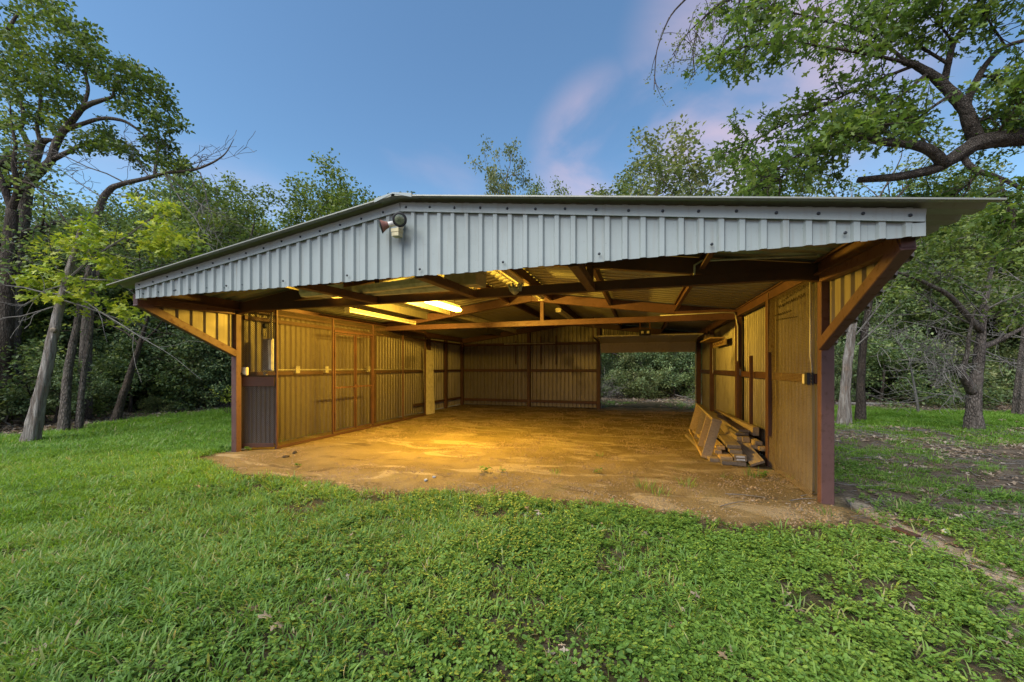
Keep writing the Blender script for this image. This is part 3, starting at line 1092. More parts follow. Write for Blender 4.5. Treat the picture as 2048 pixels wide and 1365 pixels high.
def fluoro(p, q, label, lit=False, group=None, drop=0.0):
    p, q = np.array(p, float), np.array(q, float)
    r = empty('fluorescent_light', tuple((p + q) / 2), label, 'ceiling light', group)
    d = unit(q - p)
    s = np.cross(d, UP)
    b = B()
    b.ext([(-0.035, -0.03), (0.035, -0.03), (0.035, 0.03), (-0.035, 0.03)] if lit else [(-0.085, -0.01), (-0.05, -0.03), (0.05, -0.03), (0.085, -0.01), (0.05, 0.025), (-0.05, 0.025)], p, q)
    b.build('housing', M['cream'], r, org=tuple(p))
    if lit:
        b = B()
        b.ext([(-0.036, -0.022), (-0.066, -0.036), (-0.078, -0.065), (-0.05, -0.092), (0.05, -0.092), (0.078, -0.065), (0.066, -0.036), (0.036, -0.022)], p + d * 0.03, q - d * 0.03)
        b.build('glowing_diffuser', M['lit'], r, org=tuple(p))
        # the tubes' own light: one strip down each flank of the diffuser
        for sg in (-1, 1):
            la = bpy.data.lights.new('tube_glow', 'AREA')
            la.shape = 'RECTANGLE'
            la.size, la.size_y = 0.07, float(np.linalg.norm(q - p)) - 0.06
            la.energy = LAMP_W
            la.color = (1.0, 0.60, 0.065)
            lo = bpy.data.objects.new('tube_glow', la)
            n_ = unit(s * sg * math.cos(R(32)) - UP * math.sin(R(32)))
            xv = unit(np.cross(d, n_))
            m = Matrix((xv, np.cross(-n_, xv), -n_)).transposed().to_4x4()
            m.translation = Vector((p + q) / 2 + s * sg * 0.086 - UP * 0.062)
            COL.objects.link(lo)
            lo.parent = r
            lo.matrix_local = Matrix.Translation(-Vector(r.location)) @ m
    else:
        for k in (-0.042, 0.042):
            b = B().tube([p + s * k - UP * 0.052 + d * 0.03, q + s * k - UP * 0.052 - d * 0.03], 0.017, 8)
            b.build('tube', M['tube'], r, org=tuple(p))
        for e in (p + d * 0.015, q - d * 0.015):
            b = B().ext([(-0.065, -0.075), (0.065, -0.075), (0.065, -0.028), (-0.065, -0.028)], e - d * 0.012, e + d * 0.012)
            b.build('socket', M['cream'], r, org=tuple(e))
    b = B()
    for f in (0.15, 0.85):
        c = p + (q - p) * f
        b.tube([c + UP * 0.02, (c[0], c[1], roof_z(c[0]) + 0.004)], 0.005, 5)
    b.build('hanger', M['rust'], r, org=tuple(p))
    return r


fluoro((-3.52, 6.12, 2.715), (-3.50, 7.36, 2.715), 'lit fluorescent light glowing warm yellow under the shed roof', True)
fluoro((-5.52, 6.50, 2.66), (-5.52, 8.94, 2.66), 'long unlit twin tube light above the mesh cage on the left')
fluoro((-1.98, 5.40, 2.98), (-1.98, 6.62, 2.98), 'unlit tube light under the ridge nearest the gable')
fluoro((-1.98, 6.95, 2.98), (-1.98, 8.17, 2.98), 'unlit tube light behind the front truss beam, middle of the ridge row')
fluoro((-1.98, 10.0, 2.98), (-1.98, 12.4, 2.98), 'unlit tube light at the far end of the ridge row near the back door')

# twin floodlight on the gable
fl = empty('flood_light', (-2.40, YFAS - 0.04, 2.96), 'weathered twin floodlight with faded red lamp heads on the gable peak', 'floodlight')
c0 = np.array((-2.40, YFAS - 0.045, 2.995))
B().lathe([(0.055, 0), (0.058, 0.012), (0.045, 0.035), (0.0, 0.036)], c0 + np.array((0, 0.02, 0)), (0, -1, 0), 16).build('mount_plate', M['floodwhite'], fl, org=tuple(c0))
for sgn, ax, c in ((-1, (-0.82, -0.52, -0.30), c0 + np.array((-0.05, -0.07, 0.0))), (1, (0.42, -0.86, -0.28), c0 + np.array((0.06, -0.06, 0.03)))):
    ax = unit(np.array(ax))
    st = c
    hd = bpy.data.objects.new('lamp_head', B().lathe([(0.026, -0.02), (0.030, 0.0), (0.030, 0.055), (0.038, 0.06), (0.046, 0.085), (0.078, 0.142), (0.078, 0.150), (0.068, 0.150)],
                                                     (0, 0, 0), ax, 24).mesh('lamp_head', M['floodred']))
    hd.location = tuple(st)
    hook(hd, fl)
    B().lathe([(0.069, 0.0), (0.06, 0.007), (0.035, 0.014), (0.0, 0.017)], st + ax * 0.145, ax, 24).build('lens', M['lens'], hd, True, org=tuple(st))
    B().lathe([(0.070, 0.0), (0.082, 0.0), (0.084, 0.012), (0.070, 0.014)], st + ax * 0.139, ax, 24).build('rim', M['black'], hd, True, org=tuple(st))
    B().lathe([(0.033, 0.0), (0.033, 0.075), (0.03, 0.08)], st - ax * 0.024, ax, 16).build('lamp_socket', M['floodwhite'], hd, True, org=tuple(st))
    B().tube([c0 + np.array((0, -0.01, 0)), c0 + np.array((0, -0.05, 0.0)), st], 0.014, 8).build('arm', M['floodwhite'], fl, org=tuple(c0))
b = B()
b.tube([c0 + np.array((0.0, -0.03, -0.01)), c0 + np.array((0.0, -0.06, -0.08))], 0.013, 8)
b.build('arm', M['floodwhite'], fl, org=tuple(c0))
b = B()
b.box(-2.445, -2.35, YFAS - 0.15, YFAS - 0.06, 2.835, 2.885)
b.box(-2.450, -2.345, YFAS - 0.155, YFAS - 0.055, 2.885, 2.925)
b.box(-2.43, -2.37, YFAS - 0.152, YFAS - 0.14, 2.84, 2.87)
b.build('motion_sensor', M['yellowed'], fl, org=(-2.40, YFAS - 0.1, 2.84))

fl.scale = (.86, .86, .86)

# stored gutters and a duct elbow on the front truss
def gutter(p, q, label, w=0.13, h=0.10):
    b = B()
    th = 0.006
    pr = [(-w / 2, h / 2), (-w / 2, -h * .2), (-w * .3, -h / 2), (w * .3, -h / 2), (w / 2, -h * .1), (w / 2, h / 2), (w / 2 + 0.012, h / 2),
          (w / 2 + 0.012, h / 2 + th), (w / 2 - th, h / 2 + th), (w / 2 - th, -h * .1 + .002), (w * .3 - .002, -h / 2 + th), (-w * .3 + .002, -h / 2 + th), (-w / 2 + th, -h * .2), (-w / 2 + th, h / 2)]
    b.ext(pr, p, q)
    o = b.build('gutter', M['pvc'], None, org=tuple(p))
    return tag(o, label, 'gutter')


gutter((-4.70, 5.02, 2.635), (-2.50, 4.72, 2.645), 'long pale gutter lying across the lookouts behind the gable')
gutter((-4.35, 5.13, 2.64), (-2.30, 5.10, 2.635), 'second pale gutter length resting on the front truss beam')
gutter((-4.80, 4.72, 2.61), (-3.95, 4.66, 2.60), 'short dull gutter offcut at the left end of the stored lengths', 0.16, 0.12)
de = empty('duct_elbow', (-2.0, 4.75, 2.6), 'galvanised square duct elbow stored above the front truss', 'duct')
b = B()
b.ext([(-0.11, -0.11), (0.11, -0.11), (0.11, 0.11), (-0.11, 0.11)], (-2.42, 4.80, 2.70), (-2.06, 4.72, 2.66))
b.build('duct_body', M['duct'], de, org=(-2.4, 4.8, 2.7))
b = B()
b.ext([(-0.12, -0.12), (0.12, -0.12), (0.12, 0.12), (-0.12, 0.12)], (-2.07, 4.72, 2.66), (-1.92, 4.69, 2.655))
b.ext([(-0.10, -0.10), (0.10, -0.10), (0.10, 0.10), (-0.10, 0.10)], (-1.99, 4.70, 2.70), (-1.99, 4.72, 2.92), up=(0, 1, 0))
b.build('duct_collar', M['duct'], de, org=(-2.0, 4.7, 2.65))
b = B()
for i in range(7):
    a = i * 0.9
    b.tube([(-1.62 + .06 * math.cos(a), YF - 0.055 + .02 * math.sin(a), 2.545), (-1.62 + .10 * math.cos(a), YF - 0.09 + .03 * math.sin(a), 2.63 + 0.01 * (i % 2))], [0.03, 0.012], 6)
b.lathe([(0.02, 0), (0.055, 0.03), (0.06, 0.08), (0.02, 0.09)], (-1.62, YF - 0.085, 2.49), (0, 0, 1), 12)
tag(b.build('wasp_nest', M['conduit'], None, org=(-1.62, YF - 0.08, 2.5)), 'small grey wasp nest stuck on the front truss beam', 'nest')

# electrics on the front panel of the cage and behind it
ob = empty('outlet_box', (-6.77, 5.36, 1.42), 'small cream outlet box with black cable on the left front post', 'outlet box')
b = B().box(-6.845, -6.715, 5.335, 5.375, 1.36, 1.50)
b.box(-6.83, -6.73, 5.325, 5.336, 1.375, 1.485)
b.build('cover', M['cream'], ob, org=(-6.78, 5.35, 1.43))
for z in (1.405, 1.455):
    B().lathe([(0.017, 0), (0.017, 0.004), (0.0, 0.005)], (-6.78, 5.326, z), (0, -1, 0), 12).build('socket', M['yellowed'], ob, org=(-6.78, 5.325, z))
B().tube([(-7.05, 5.30, 1.395), (-6.95, 5.25, 1.39), (-6.86, 5.26, 1.40), (-6.78, 5.29, 1.392), (-6.75, 5.31, 1.37)], 0.009, 6).build('cable', M['black'], ob, True, org=(-6.9, 5.28, 1.39))
bp = empty('breaker_panel', (-6.50, 5.56, 1.4), 'grey breaker panel behind the wire mesh beside the left post', 'breaker panel')
B().box(-6.60, -6.365, 5.56, 5.66, 1.44, 2.02).build('cabinet', M['greybox'], bp, org=(-6.5, 5.6, 1.44))
B().box(-6.585, -6.38, 5.548, 5.558, 1.46, 2.0).build('cover', M['cream'], bp, org=(-6.5, 5.55, 1.44))
B().tube([(-6.45, 5.61, 2.0), (-6.45, 5.61, 2.4), (-6.43, 5.62, 2.6)], 0.02, 8).build('conduit', M['conduit'], bp, org=(-6.45, 5.6, 2.0))
b = B().box(-6.585, -6.535, 5.555, 5.60, 1.36, 1.42)
tag(b.build('switch_box', M['yellowed'], None, org=(-6.56, 5.57, 1.39)), 'tiny yellowed switch box just below the grey breaker panel', 'switch')
b = B()
ca = [( -6.46 + 0.055 * math.cos(a), 5.475 + 0.012 * math.sin(3 * a), 2.16 + 0.11 * math.sin(a)) for a in np.linspace(0, 4 * math.pi, 40)]
b.tube(ca, 0.006, 5)
b.lathe([(0.05, 0), (0.055, 0.02), (0.03, 0.05), (0.0, 0.055)], (-6.46, 5.50, 2.25), (0.2, -1, 0.1), 14)
tag(b.build('cable_coil', M['black'], None, org=(-6.46, 5.48, 2.2)), 'black cable coil hanging on the left mesh panel', 'cable')
b = B()
b.tube([(-6.73, 5.7, 1.45), (-6.73, 10.8, 1.44)], 0.014, 6)
cd = b.build('conduit', M['conduit'], None, org=(-6.73, 5.7, 1.45))
tag(cd, 'horizontal conduit with outlet boxes along the wall behind the cage', 'conduit')
for y in (6.45, 7.25, 8.7):
    B().box(-6.765, -6.70, y - 0.05, y + 0.05, 1.38, 1.52).build('outlet', M['conduit'], cd, org=(-6.73, y, 1.45))
b = B()
b.tube([(XR - 0.13, 8.93, 2.53), (XR - 0.12, 8.93, 2.46), (XR - 0.10, 8.90, 2.30), (XR - 0.10, 8.90, 1.55), (XR - 0.09, 8.86, 1.45)], 0.014, 8)
b.tube([(0.4, 8.90, 2.585), (1.6, 8.90, 2.60), (XR - 0.16, 8.91, 2.59), (XR - 0.13, 8.93, 2.53)], 0.012, 8)
cd = b.build('conduit', M['conduit'], None, True, org=(XR - 0.1, 8.9, 2.0))
tag(cd, 'pale conduit curving down the middle column of the right wall', 'conduit')
B().box(XR - 0.12, XR - 0.06, 8.82, 8.90, 1.34, 1.46).build('switch_box', M['cream'], cd, org=(XR - 0.1, 8.86, 1.4))
b = B()
b.tube([(0.62, 5.22, 2.60), (0.62, 5.20, 2.72), (0.70, 5.16, 2.76), (1.75, 4.9, 2.66)], 0.014, 8)
b.tube([(0.62, 5.3, 2.66), (-0.5, 5.36, 2.80)], 0.010, 6)
tag(b.build('conduit', M['conduit'], None, True, org=(0.62, 5.2, 2.6)), 'bent conduit above the front truss beam on its right half', 'conduit')
b = B()
b.tube([(XR - 0.10, 5.36, 2.48), (XR - 0.10, 5.36, 1.62), (XR - 0.08, 5.38, 1.50), (XR - 0.08, 5.38, 1.44)], 0.011, 8)
cd = b.build('conduit', M['conduit'], None, True, org=(XR - 0.1, 5.36, 2.0))
tag(cd, 'thin conduit beside the right front post leading to a switch', 'conduit')
b = B().box(XR - 0.14, XR - 0.075, 5.345, 5.42, 1.30, 1.44)
tag(b.build('switch_box', M['black'], None, org=(XR - 0.1, 5.38, 1.37)), 'dark switch box by the right front post', 'switch')
b = B().box(XR - 0.135, XR - 0.08, 5.43, 5.50, 1.31, 1.42)
tag(b.build('switch_plate', M['cream'], None, org=(XR - 0.1, 5.46, 1.37)), 'cream switch plate on the mesh near the right post', 'switch')
b = B()
b.tube([(XR - 0.10, 11.75, 2.0), (XR - 0.10, 11.75, 1.35)], 0.010, 6)
cd = b.build('conduit', M['conduit'], None, org=(XR - 0.1, 11.75, 1.7))
tag(cd, 'short conduit near the back end of the right wall', 'conduit')

b = B()
for i, (z, y0, y1, amp) in enumerate(((2.44, 5.5, 6.3, .012), (2.35, 5.45, 6.4, .022), (2.22, 5.9, 6.6, .012), (2.12, 5.7, 6.5, .008))):
    ys = np.linspace(y0, y1, 40)
    b.tube([(XR - .12, q, z + amp * math.sin(q * 70 * (1 + .1 * i)) + .08 * (q - y0) * (i - 1.5) * .5) for q in ys], .006, 4)
tag(b.build('dead_vine', M['bark_dark'], None, org=(XR - .12, 5.8, 2.3)), 'dark wavy dead vine hanging at the top of the right mesh wall', 'vine')

# opener for the overhead door
op = empty('door_opener', (0.15, 12.6, 2.5), 'dark motor box of the garage door opener under the rear roof', 'door opener')
b = B().box(-0.02, 0.30, 12.45, 12.75, 2.46, 2.62)
b.box(0.0, 0.28, 12.40, 12.45, 2.48, 2.60)
b.build('motor_box', M['black'], op, org=(0.15, 12.6, 2.5))
for x in (0.03, 0.19):
    B().box(x, x + 0.07, 12.385, 12.402, 2.50, 2.57).build('light_cover', M['cream'], op, org=(x, 12.39, 2.5))
B().bar((0.14, 12.75, 2.54), (0.14, YB - 0.15, 2.54), 0.04, 0.03).build('rail', M['conduit'], op, org=(0.14, 12.7, 2.54))
b = B()
for x in (0.0, 0.28):
    b.bar((x, 12.6, 2.61), (x, 12.6, roof_z(x) - 0.01), 0.03, 0.004, up=(0, 1, 0))
b.build('hanger', M['rust'], op, org=(0, 12.6, 2.6))

# shelf with hooks at the back of the right wall
sh = empty('wall_shelf', (XR - 0.2, 11.0, 2.15), 'small wooden shelf with hooks high on the right wall', 'shelf')
B().bar((XR - 0.28, 10.0, 2.17), (XR - 0.28, 11.6, 2.17), 0.30, 0.03).build('board', M['wood'], sh, org=(XR - 0.28, 10.0, 2.17))
B().bar((XR - 0.11, 10.0, 2.08), (XR - 0.11, 11.6, 2.08), 0.03, 0.14).build('back_board', M['wood'], sh, org=(XR - 0.11, 10.0, 2.1))
for y in (10.2, 10.55, 10.9, 11.25):
    B().tube([(XR - 0.13, y, 2.10), (XR - 0.18, y, 2.04), (XR - 0.20, y, 2.07)], 0.008, 5).build('hook', M['rust'], sh, org=(XR - 0.13, y, 2.1))
B().box(XR - 0.38, XR - 0.18, 11.1, 11.35, 2.186, 2.33).build('box', M['greywood'], None, org=(XR - 0.28, 11.2, 2.19))
tag(bpy.data.objects['box'], 'small box standing on the shelf of the right wall', 'box')

# pale steel sheet leaning at the end of the cage
b = B()
b.bar((-6.40, 11.32, 0.0), (-6.52, 11.40, 2.06), 0.62, 0.012, up=(1, 0.0, 0.06))
tag(b.build('steel_sheet', M['cream'], None, org=(-6.4, 11.3, 0)), 'tall cream panel leaning against the far end of the cage', 'panel')

# ------------------------------------------------------------------ lumber
def board(name, p, d, L, w, th, roll, label, mat='wood', group=None, seed=0):
    """p: middle of the near end; d: direction; roll in degrees"""
    d = unit(np.array(d, float))
    s = unit(np.cross(d, UP))
    u_ = np.cross(s, d)
    a = R(roll)
    up = u_ * math.cos(a) + s * math.sin(a)
    rng = np.random.default_rng(seed)
    b = B()
    bv = 0.004
    n = 5
    sag = rng.normal(0, 0.006, n + 1).cumsum() * 0.6
    sag -= np.linspace(sag[0], sag[-1], n + 1)
    k = [(-w / 2 + bv, -th / 2), (w / 2 - bv, -th / 2), (w / 2, -th / 2 + bv), (w / 2, th / 2 - bv), (w / 2 - bv, th / 2), (-w / 2 + bv, th / 2), (-w / 2, th / 2 - bv), (-w / 2, -th / 2 + bv)]
    side = np.cross(d, up)
    # built in the board's own frame so that the grain follows its length
    vs = []
    for i in range(n + 1):
        y = L * i / n
        for q in k:
            vs.append((q[0], y + (rng.normal(0, .004) if i in (0, n) else 0), q[1] + sag[i]))
    fs = [(i * 8 + j, (i + 1) * 8 + j, (i + 1) * 8 + (j + 1) % 8, i * 8 + (j + 1) % 8) for i in range(n) for j in range(8)]
    fs += [tuple(range(8)), tuple(range(n * 8, n * 8 + 8))[::-1]]
    b.add(vs, fs)
    o = bpy.data.objects.new(name, b.mesh(name, M[mat]))
    m = Matrix((side, d, up)).transposed().to_4x4()
    m.translation = Vector(p)
    o.matrix_world = m
    COL.objects.link(o)
    return tag(o, label, 'board', group)


def fr(px, py, d):
    return at(px, py, d)


PILE = 'boards in the low pile behind the leaning frame'
HIGH = 'boards stacked high against the right wall'
yd = lambda a: (math.sin(R(a)), math.cos(R(a)), 0)
specs = [
    ((1.36, 6.80, 0.035), 2, 2.6, 0.33, 0.055, 'wide bottom board of the low lumber pile', 'greywood', PILE),
    ((1.13, 6.95, 0.035), -3, 2.4, 0.16, 0.055, 'bottom board at the left edge of the low lumber pile', 'wood', PILE),
    ((1.27, 6.86, 0.093), 1, 2.4, 0.17, 0.055, 'left board of the second layer in the low pile', 'wood', PILE),
    ((1.46, 6.84, 0.090), 3, 2.5, 0.17, 0.045, 'right board of the second layer, with a whitish end', 'wood', PILE),
    ((1.45, 6.82, 0.140), 2, 2.4, 0.17, 0.045, 'board of the third layer, with a whitish painted end', 'wood', PILE),
    ((1.19, 7.05, 0.148), -2, 2.2, 0.10, 0.055, 'narrow board on the left side of the third layer', 'wood', PILE),
    ((1.41, 6.90, 0.195), 4, 2.2, 0.17, 0.055, 'fourth board up on the right of the low pile', 'wood', PILE),
    ((1.40, 7.00, 0.255), 3, 2.2, 0.19, 0.055, 'topmost board of the low pile, grey cut end', 'wood', PILE),
    ((1.24, 7.12, 0.205), -1, 2.0, 0.12, 0.055, 'topmost board on the left of the low pile', 'wood', PILE),
]
for i, (p, a, L, w, th, lab, mt, g) in enumerate(specs):
    board('lumber_board', p, yd(a), L, w, th, 0, lab, mt, g, 20 + i)
# the diagonal plank
board('lumber_board', (1.66, 6.72, 0.075), (-0.14, 1.9, 0.36), 2.3, 0.19, 0.04, -24, 'grey plank sloping down from the pile to the ground', 'greywood', None, 50)
# bearers under the high stack
for i, y in enumerate((7.62, 9.60)):
    board('timber_block', (1.42, y, 0.088), (1, 0, 0), 0.46, 0.16, 0.176, 0, 'dark timber block under the high stack, ' + ('near end' if i == 0 else 'far end'), 'greywood', None, 60 + i)
specs = [
    ((1.740, 7.26, 0.220), 1, 2.9, 0.10, 0.07, 'short lit board end low in the high stack, left one', 'wood'),
    ((1.840, 7.14, 0.215), 0, 2.9, 0.10, 0.065, 'lowest board of the high stack, hard against the wall', 'wood'),
    ((1.580, 7.44, 0.220), 1, 2.7, 0.16, 0.07, 'bottom board on the left of the high stack', 'greywood'),
    ((1.585, 7.46, 0.305), 0, 2.8, 0.10, 0.085, 'thick square board on the left of the high stack', 'wood'),
    ((1.665, 7.42, 0.305), 1, 2.8, 0.10, 0.085, 'second square board beside the thick left one', 'wood'),
    ((1.800, 7.23, 0.290), -4, 2.8, 0.10, 0.06, 'slanting board on the right of the high stack', 'wood'),
    ((1.620, 7.50, 0.385), 0, 2.9, 0.20, 0.045, 'dark wide board second from the top of the high stack', 'greywood'),
    ((1.660, 7.54, 0.432), -1, 2.9, 0.17, 0.040, 'pale edged board just below the topmost one', 'wood'),
    ((1.800, 7.40, 0.452), -2, 2.9, 0.09, 0.14, 'tall bright board on top of the high stack by the wall', 'wood'),
]
for i, (p, a, L, w, th, lab, mt) in enumerate(specs):
    board('lumber_board', p, yd(a), L, w, th, 0, lab, mt, HIGH, 80 + i)
# the leaning open frame
fm = empty('wooden_frame', (1.05, 7.15, 0), 'open wooden frame like a wide ladder leaning beside the lumber', 'frame')
lean = unit(np.array((0.17, 0.0, 0.64)))
dd = unit(np.array((0.12, 2.9, 0)))
A0 = np.array((1.02, 7.14, 0.02))
nn = np.cross(dd, lean)


def fbar(name, p, q, w, h, up):
    return B().bar(p, q, w, h, tuple(up), 0.003).build(name, M['wood'], fm, org=tuple(p))


HF = 0.66
for f in (0.02, HF - 0.02):
    fbar('rail', A0 + lean * f - dd * 0.02, A0 + lean * f + dd * 2.92, 0.15, 0.04, lean)
for i, s in enumerate((0.02, 0.80, 1.60, 2.88)):
    fbar('crosspiece', A0 + dd * s + lean * 0.042, A0 + dd * s + lean * (HF - 0.042), 0.14, 0.04, dd)

# ------------------------------------------------------------------ stones, clods, iron
rg = np.random.default_rng(11)


def rock(name, loc, size, label, cat, mat, seed, flat=0.65, group=None):
    r = np.random.default_rng(seed)
    bm_v, bm_f = [], []
    n, m = 7, 9
    b = B()
    v = [(0, 0, -1)]
    for i in range(1, n):
        th = math.pi * i / n
        for j in range(m):
            a = 2 * math.pi * j / m
            k = 1 + r.normal(0, 0.11)
            v.append((k * math.sin(th) * math.cos(a), k * math.sin(th) * math.sin(a), -k * math.cos(th)))
    v.append((0, 0, 1))
    f = [(0, 1 + (j + 1) % m, 1 + j) for j in range(m)]
    for i in range(n - 2):
        for j in range(m):
            f.append((1 + i * m + j, 1 + i * m + (j + 1) % m, 1 + (i + 1) * m + (j + 1) % m, 1 + (i + 1) * m + j))
    l0 = 1 + (n - 2) * m
    f += [(l0 + j, l0 + (j + 1) % m, len(v) - 1) for j in range(m)]
    b.add([(x * size, y * size * 0.8, z * size * flat) for x, y, z in v], f)
    o = bpy.data.objects.new(name, b.mesh(name, mat, True))
    o.location = loc
    o.rotation_euler = (0, 0, seed * 1.7)
    COL.objects.link(o)
    return tag(o, label, cat, group)


def on_ground(px, py, dz=0.0):
    d = CAMH * FPX / (py - HOR)
    p = at(px, py, d)
    return (p[0], p[1], float(ground_z(p[0], p[1])) + dz)


rock('stone', on_ground(852, 963, .012), 0.030, 'left of two small blue grey stones on the dirt apron', 'stone', M['stone'], 1)
rock('stone', on_ground(868, 956, .010), 0.026, 'right of two small blue grey stones on the dirt apron', 'stone', M['stone'], 2)
rock('stone', on_ground(590, 907, .016), 0.045, 'small brown stone near the corner of the mesh cage', 'stone', M['bark_dark'], 3)
rock('stone', on_ground(572, 914, .012), 0.060, 'flat dirt clod beside the stone near the cage corner', 'stone', M['bark_dark'], 4, 0.3)
rock('stone', on_ground(1890, 1066, .012), 0.035, 'pale pebble lying right of the rusty strip', 'stone', M['conduit'], 6)
p, q = np.array(on_ground(1790, 1062, .03)), np.array(on_ground(1836, 1080, .03))
tag(B().bar(p, q, 0.07, 0.014).build('rusty_strip', M['steel_dark'], None, org=tuple(p)), 'short rusty metal strip half buried in the drip line', 'metal strip')
# white paint marks on two board ends
for o in list(bpy.data.objects):
    if o.name.startswith('lumber_board') and 'whitish' in o.get('label', ''):
        b = B().add([(-0.055, -0.006, -0.014), (0.06, -0.006, -0.012), (0.055, -0.006, 0.016), (-0.05, -0.006, 0.012), (-0.055, -0.002, -0.014), (0.06, -0.002, -0.012), (0.055, -0.002, 0.016), (-0.05, -0.002, 0.012)],
                    [(0, 1, 2, 3), (4, 7, 6, 5), (0, 4, 5, 1), (1, 5, 6, 2), (2, 6, 7, 3), (3, 7, 4, 0)])
        c = bpy.data.objects.new('paint_mark', b.mesh('paint_mark', M['floodwhite']))
        COL.objects.link(c)
        c.parent = o

# ------------------------------------------------------------------ trees
class Par:
    def __init__(self, **k):
        self.__dict__.update(dict(seg=(0.5, 0.45, 0.3, 0.2), wob=(0.10, 0.22, 0.28, 0.35), up=(0.05, 0.06, 0.03, 0.0), end=(0.55, 0.45, 0.4, 0.35), nc=(7, 4, 4),
                                  t0=0.4, ang=(40, 75), lr=(0.55, 0.6, 0.6), rr=(0.55, 0.5, 0.45), k=(10, 7, 5, 3), top=3, rmin=0.006, jit=(0.05, 0.05, 0, 0)))
        self.__dict__.update(k)


def grow(b, tips, rng, p, d, L, r, lvl, P):
    n = max(3, int(L / P.seg[lvl]))
    pts, d = [np.array(p, float)], unit(np.array(d, float))
    ds = [d]
    for i in range(n):
        d = unit(d + rng.normal(0, P.wob[lvl], 3) + UP * P.up[lvl])
        pts.append(pts[-1] + d * L / n)
        ds.append(d)
    rad = np.maximum(np.linspace(r, r * P.end[lvl], n + 1), P.rmin)
    if lvl == 0:
        rad[0] *= 1.45
        rad[1] *= 1.1
    b.tube(pts, rad, P.k[lvl], P.jit[lvl], rng, cap=False)
    if lvl == P.top:
        tips += [q for q in pts[1 + n // 3:]]
        return
    nc = P.nc[lvl]
    az = rng.uniform(0, 6.28)
    for c in range(nc + 1):
        t_ = 1.0 if c == nc else (P.t0 if lvl == 0 else 0.25) + (0.98 - (P.t0 if lvl == 0 else 0.25)) * (c + rng.random()) / nc
        i = min(int(t_ * n), n - 1)
        q = pts[i] + (pts[i + 1] - pts[i]) * (t_ * n - i if t_ < 1 else 1)
        dd_ = ds[min(i + 1, n)]
        ax = unit(np.cross(dd_, rng.normal(0, 1, 3)))
        az += 2.4
        sd_ = math.cos(az) * ax + math.sin(az) * np.cross(dd_, ax)
        a = R(rng.uniform(*P.ang)) * (0.35 if c == nc else 1)
        cd_ = dd_ * math.cos(a) + sd_ * math.sin(a)
        ll = L * P.lr[lvl] * rng.uniform(0.7, 1.15) * (1.15 - 0.4 * t_ if lvl == 0 else 1)
        grow(b, tips, rng, q, cd_, ll, max(rad[i] * P.rr[lvl] * (1.1 if c == nc else 1), P.rmin), lvl + 1, P)


def quads(b):
    return np.array(b.v, float), np.array([q if len(q) == 4 else (q[0], q[1], q[2], q[2]) for q in b.f if len(q) == 4], int)


def tree_meshes(kind, seed, H, r, P, leafmat_, size, per, rad, lean=(0, 0), bark='bark_oak', shape=LEAF_DIAMOND, flat=0.7, trunk_f=0.6, twigs=0, tints=(0, 1), up=0.5):
    rng = np.random.default_rng(seed)
    b, tips = B(), []
    grow(b, tips, rng, (0, 0, -0.15), (lean[0], lean[1], 1), H * trunk_f, r, 0, P)
    wv, wf = quads(b)
    wood = np_mesh(kind + '_trunk', wv, wf, M[bark], smooth=True)
    lv, lf, lt = leaf_cloud(rng, tips, per, rad, size, shape, tints, flat=flat, up=up)
    crown = leaf_mesh(kind + '_crown', lv, lf, lt, M[leafmat_])
    return wood, crown, (wv, wf, lv, lf, lt)


def tree_thing(name, meshes, loc, rot, sc, label, group=None, cat='tree'):
    e = empty(name, loc, label, cat, group)
    e.rotation_euler = (0, 0, rot)
    e.scale = sc if isinstance(sc, tuple) else (sc, sc, sc)
    for nm, me in (('trunk', meshes[0]), ('crown', meshes[1])):
        o = bpy.data.objects.new(nm, me)
        COL.objects.link(o)
        o.parent = e
        if nm == 'crown':
            o['kind'] = 'stuff'
    return e


P_OAK = Par()
P_SLIM = Par(nc=(8, 4, 3), t0=0.45, ang=(35, 70), lr=(0.36, 0.6, 0.6))
P_BUSH = Par(nc=(5, 4, 3), t0=0.1, ang=(35, 80), lr=(0.75, 0.6, 0.55), seg=(0.3, 0.3, 0.2, 0.2))
P_CEDAR = Par(nc=(14, 4, 3), t0=0.28, ang=(55, 85), lr=(0.34, 0.5, 0.5), up=(0.03, 0.02, 0, 0), wob=(0.05, 0.16, 0.25, 0.3))
T = {
    'oak_a': tree_meshes('oak', 101, 9.5, 0.17, P_OAK, 'leaf_oak', 0.125, 30, 0.40),
    'oak_b': tree_meshes('oak', 102, 9.0, 0.15, Par(ang=(30, 65), nc=(8, 4, 4)), 'leaf_oak', 0.125, 30, 0.38),
    'oak_c': tree_meshes('oak', 103, 10.0, 0.16, P_SLIM, 'leaf_pale', 0.115, 34, 0.34),
    'dark_a': tree_meshes('oak', 104, 9.0, 0.15, P_OAK, 'leaf_dark', 0.135, 32, 0.42, bark='bark_dark'),
    'dark_b': tree_meshes('oak', 105, 8.5, 0.14, Par(ang=(35, 75), nc=(9, 4, 3)), 'leaf_dark', 0.135, 36, 0.42, bark='bark_dark'),
    'cedar_a': tree_meshes('cedar', 106, 8.0, 0.13, P_CEDAR, 'leaf_cedar', 0.10, 26, 0.28, bark='bark_cedar', trunk_f=0.85, up=0.1),
    'bush_a': tree_meshes('bush', 107, 3.2, 0.05, P_BUSH, 'leaf_dark', 0.090, 22, 0.28, bark='bark_dark', trunk_f=0.45),
    'bush_b': tree_meshes('bush', 108, 2.8, 0.045, P_BUSH, 'leaf_pale', 0.085, 20, 0.26, bark='bark_dark', trunk_f=0.45),
    'bush_c': tree_meshes('bush', 109, 3.6, 0.05, P_BUSH, 'leaf_cedar', 0.090, 22, 0.28, bark='bark_dark', trunk_f=0.5),
}
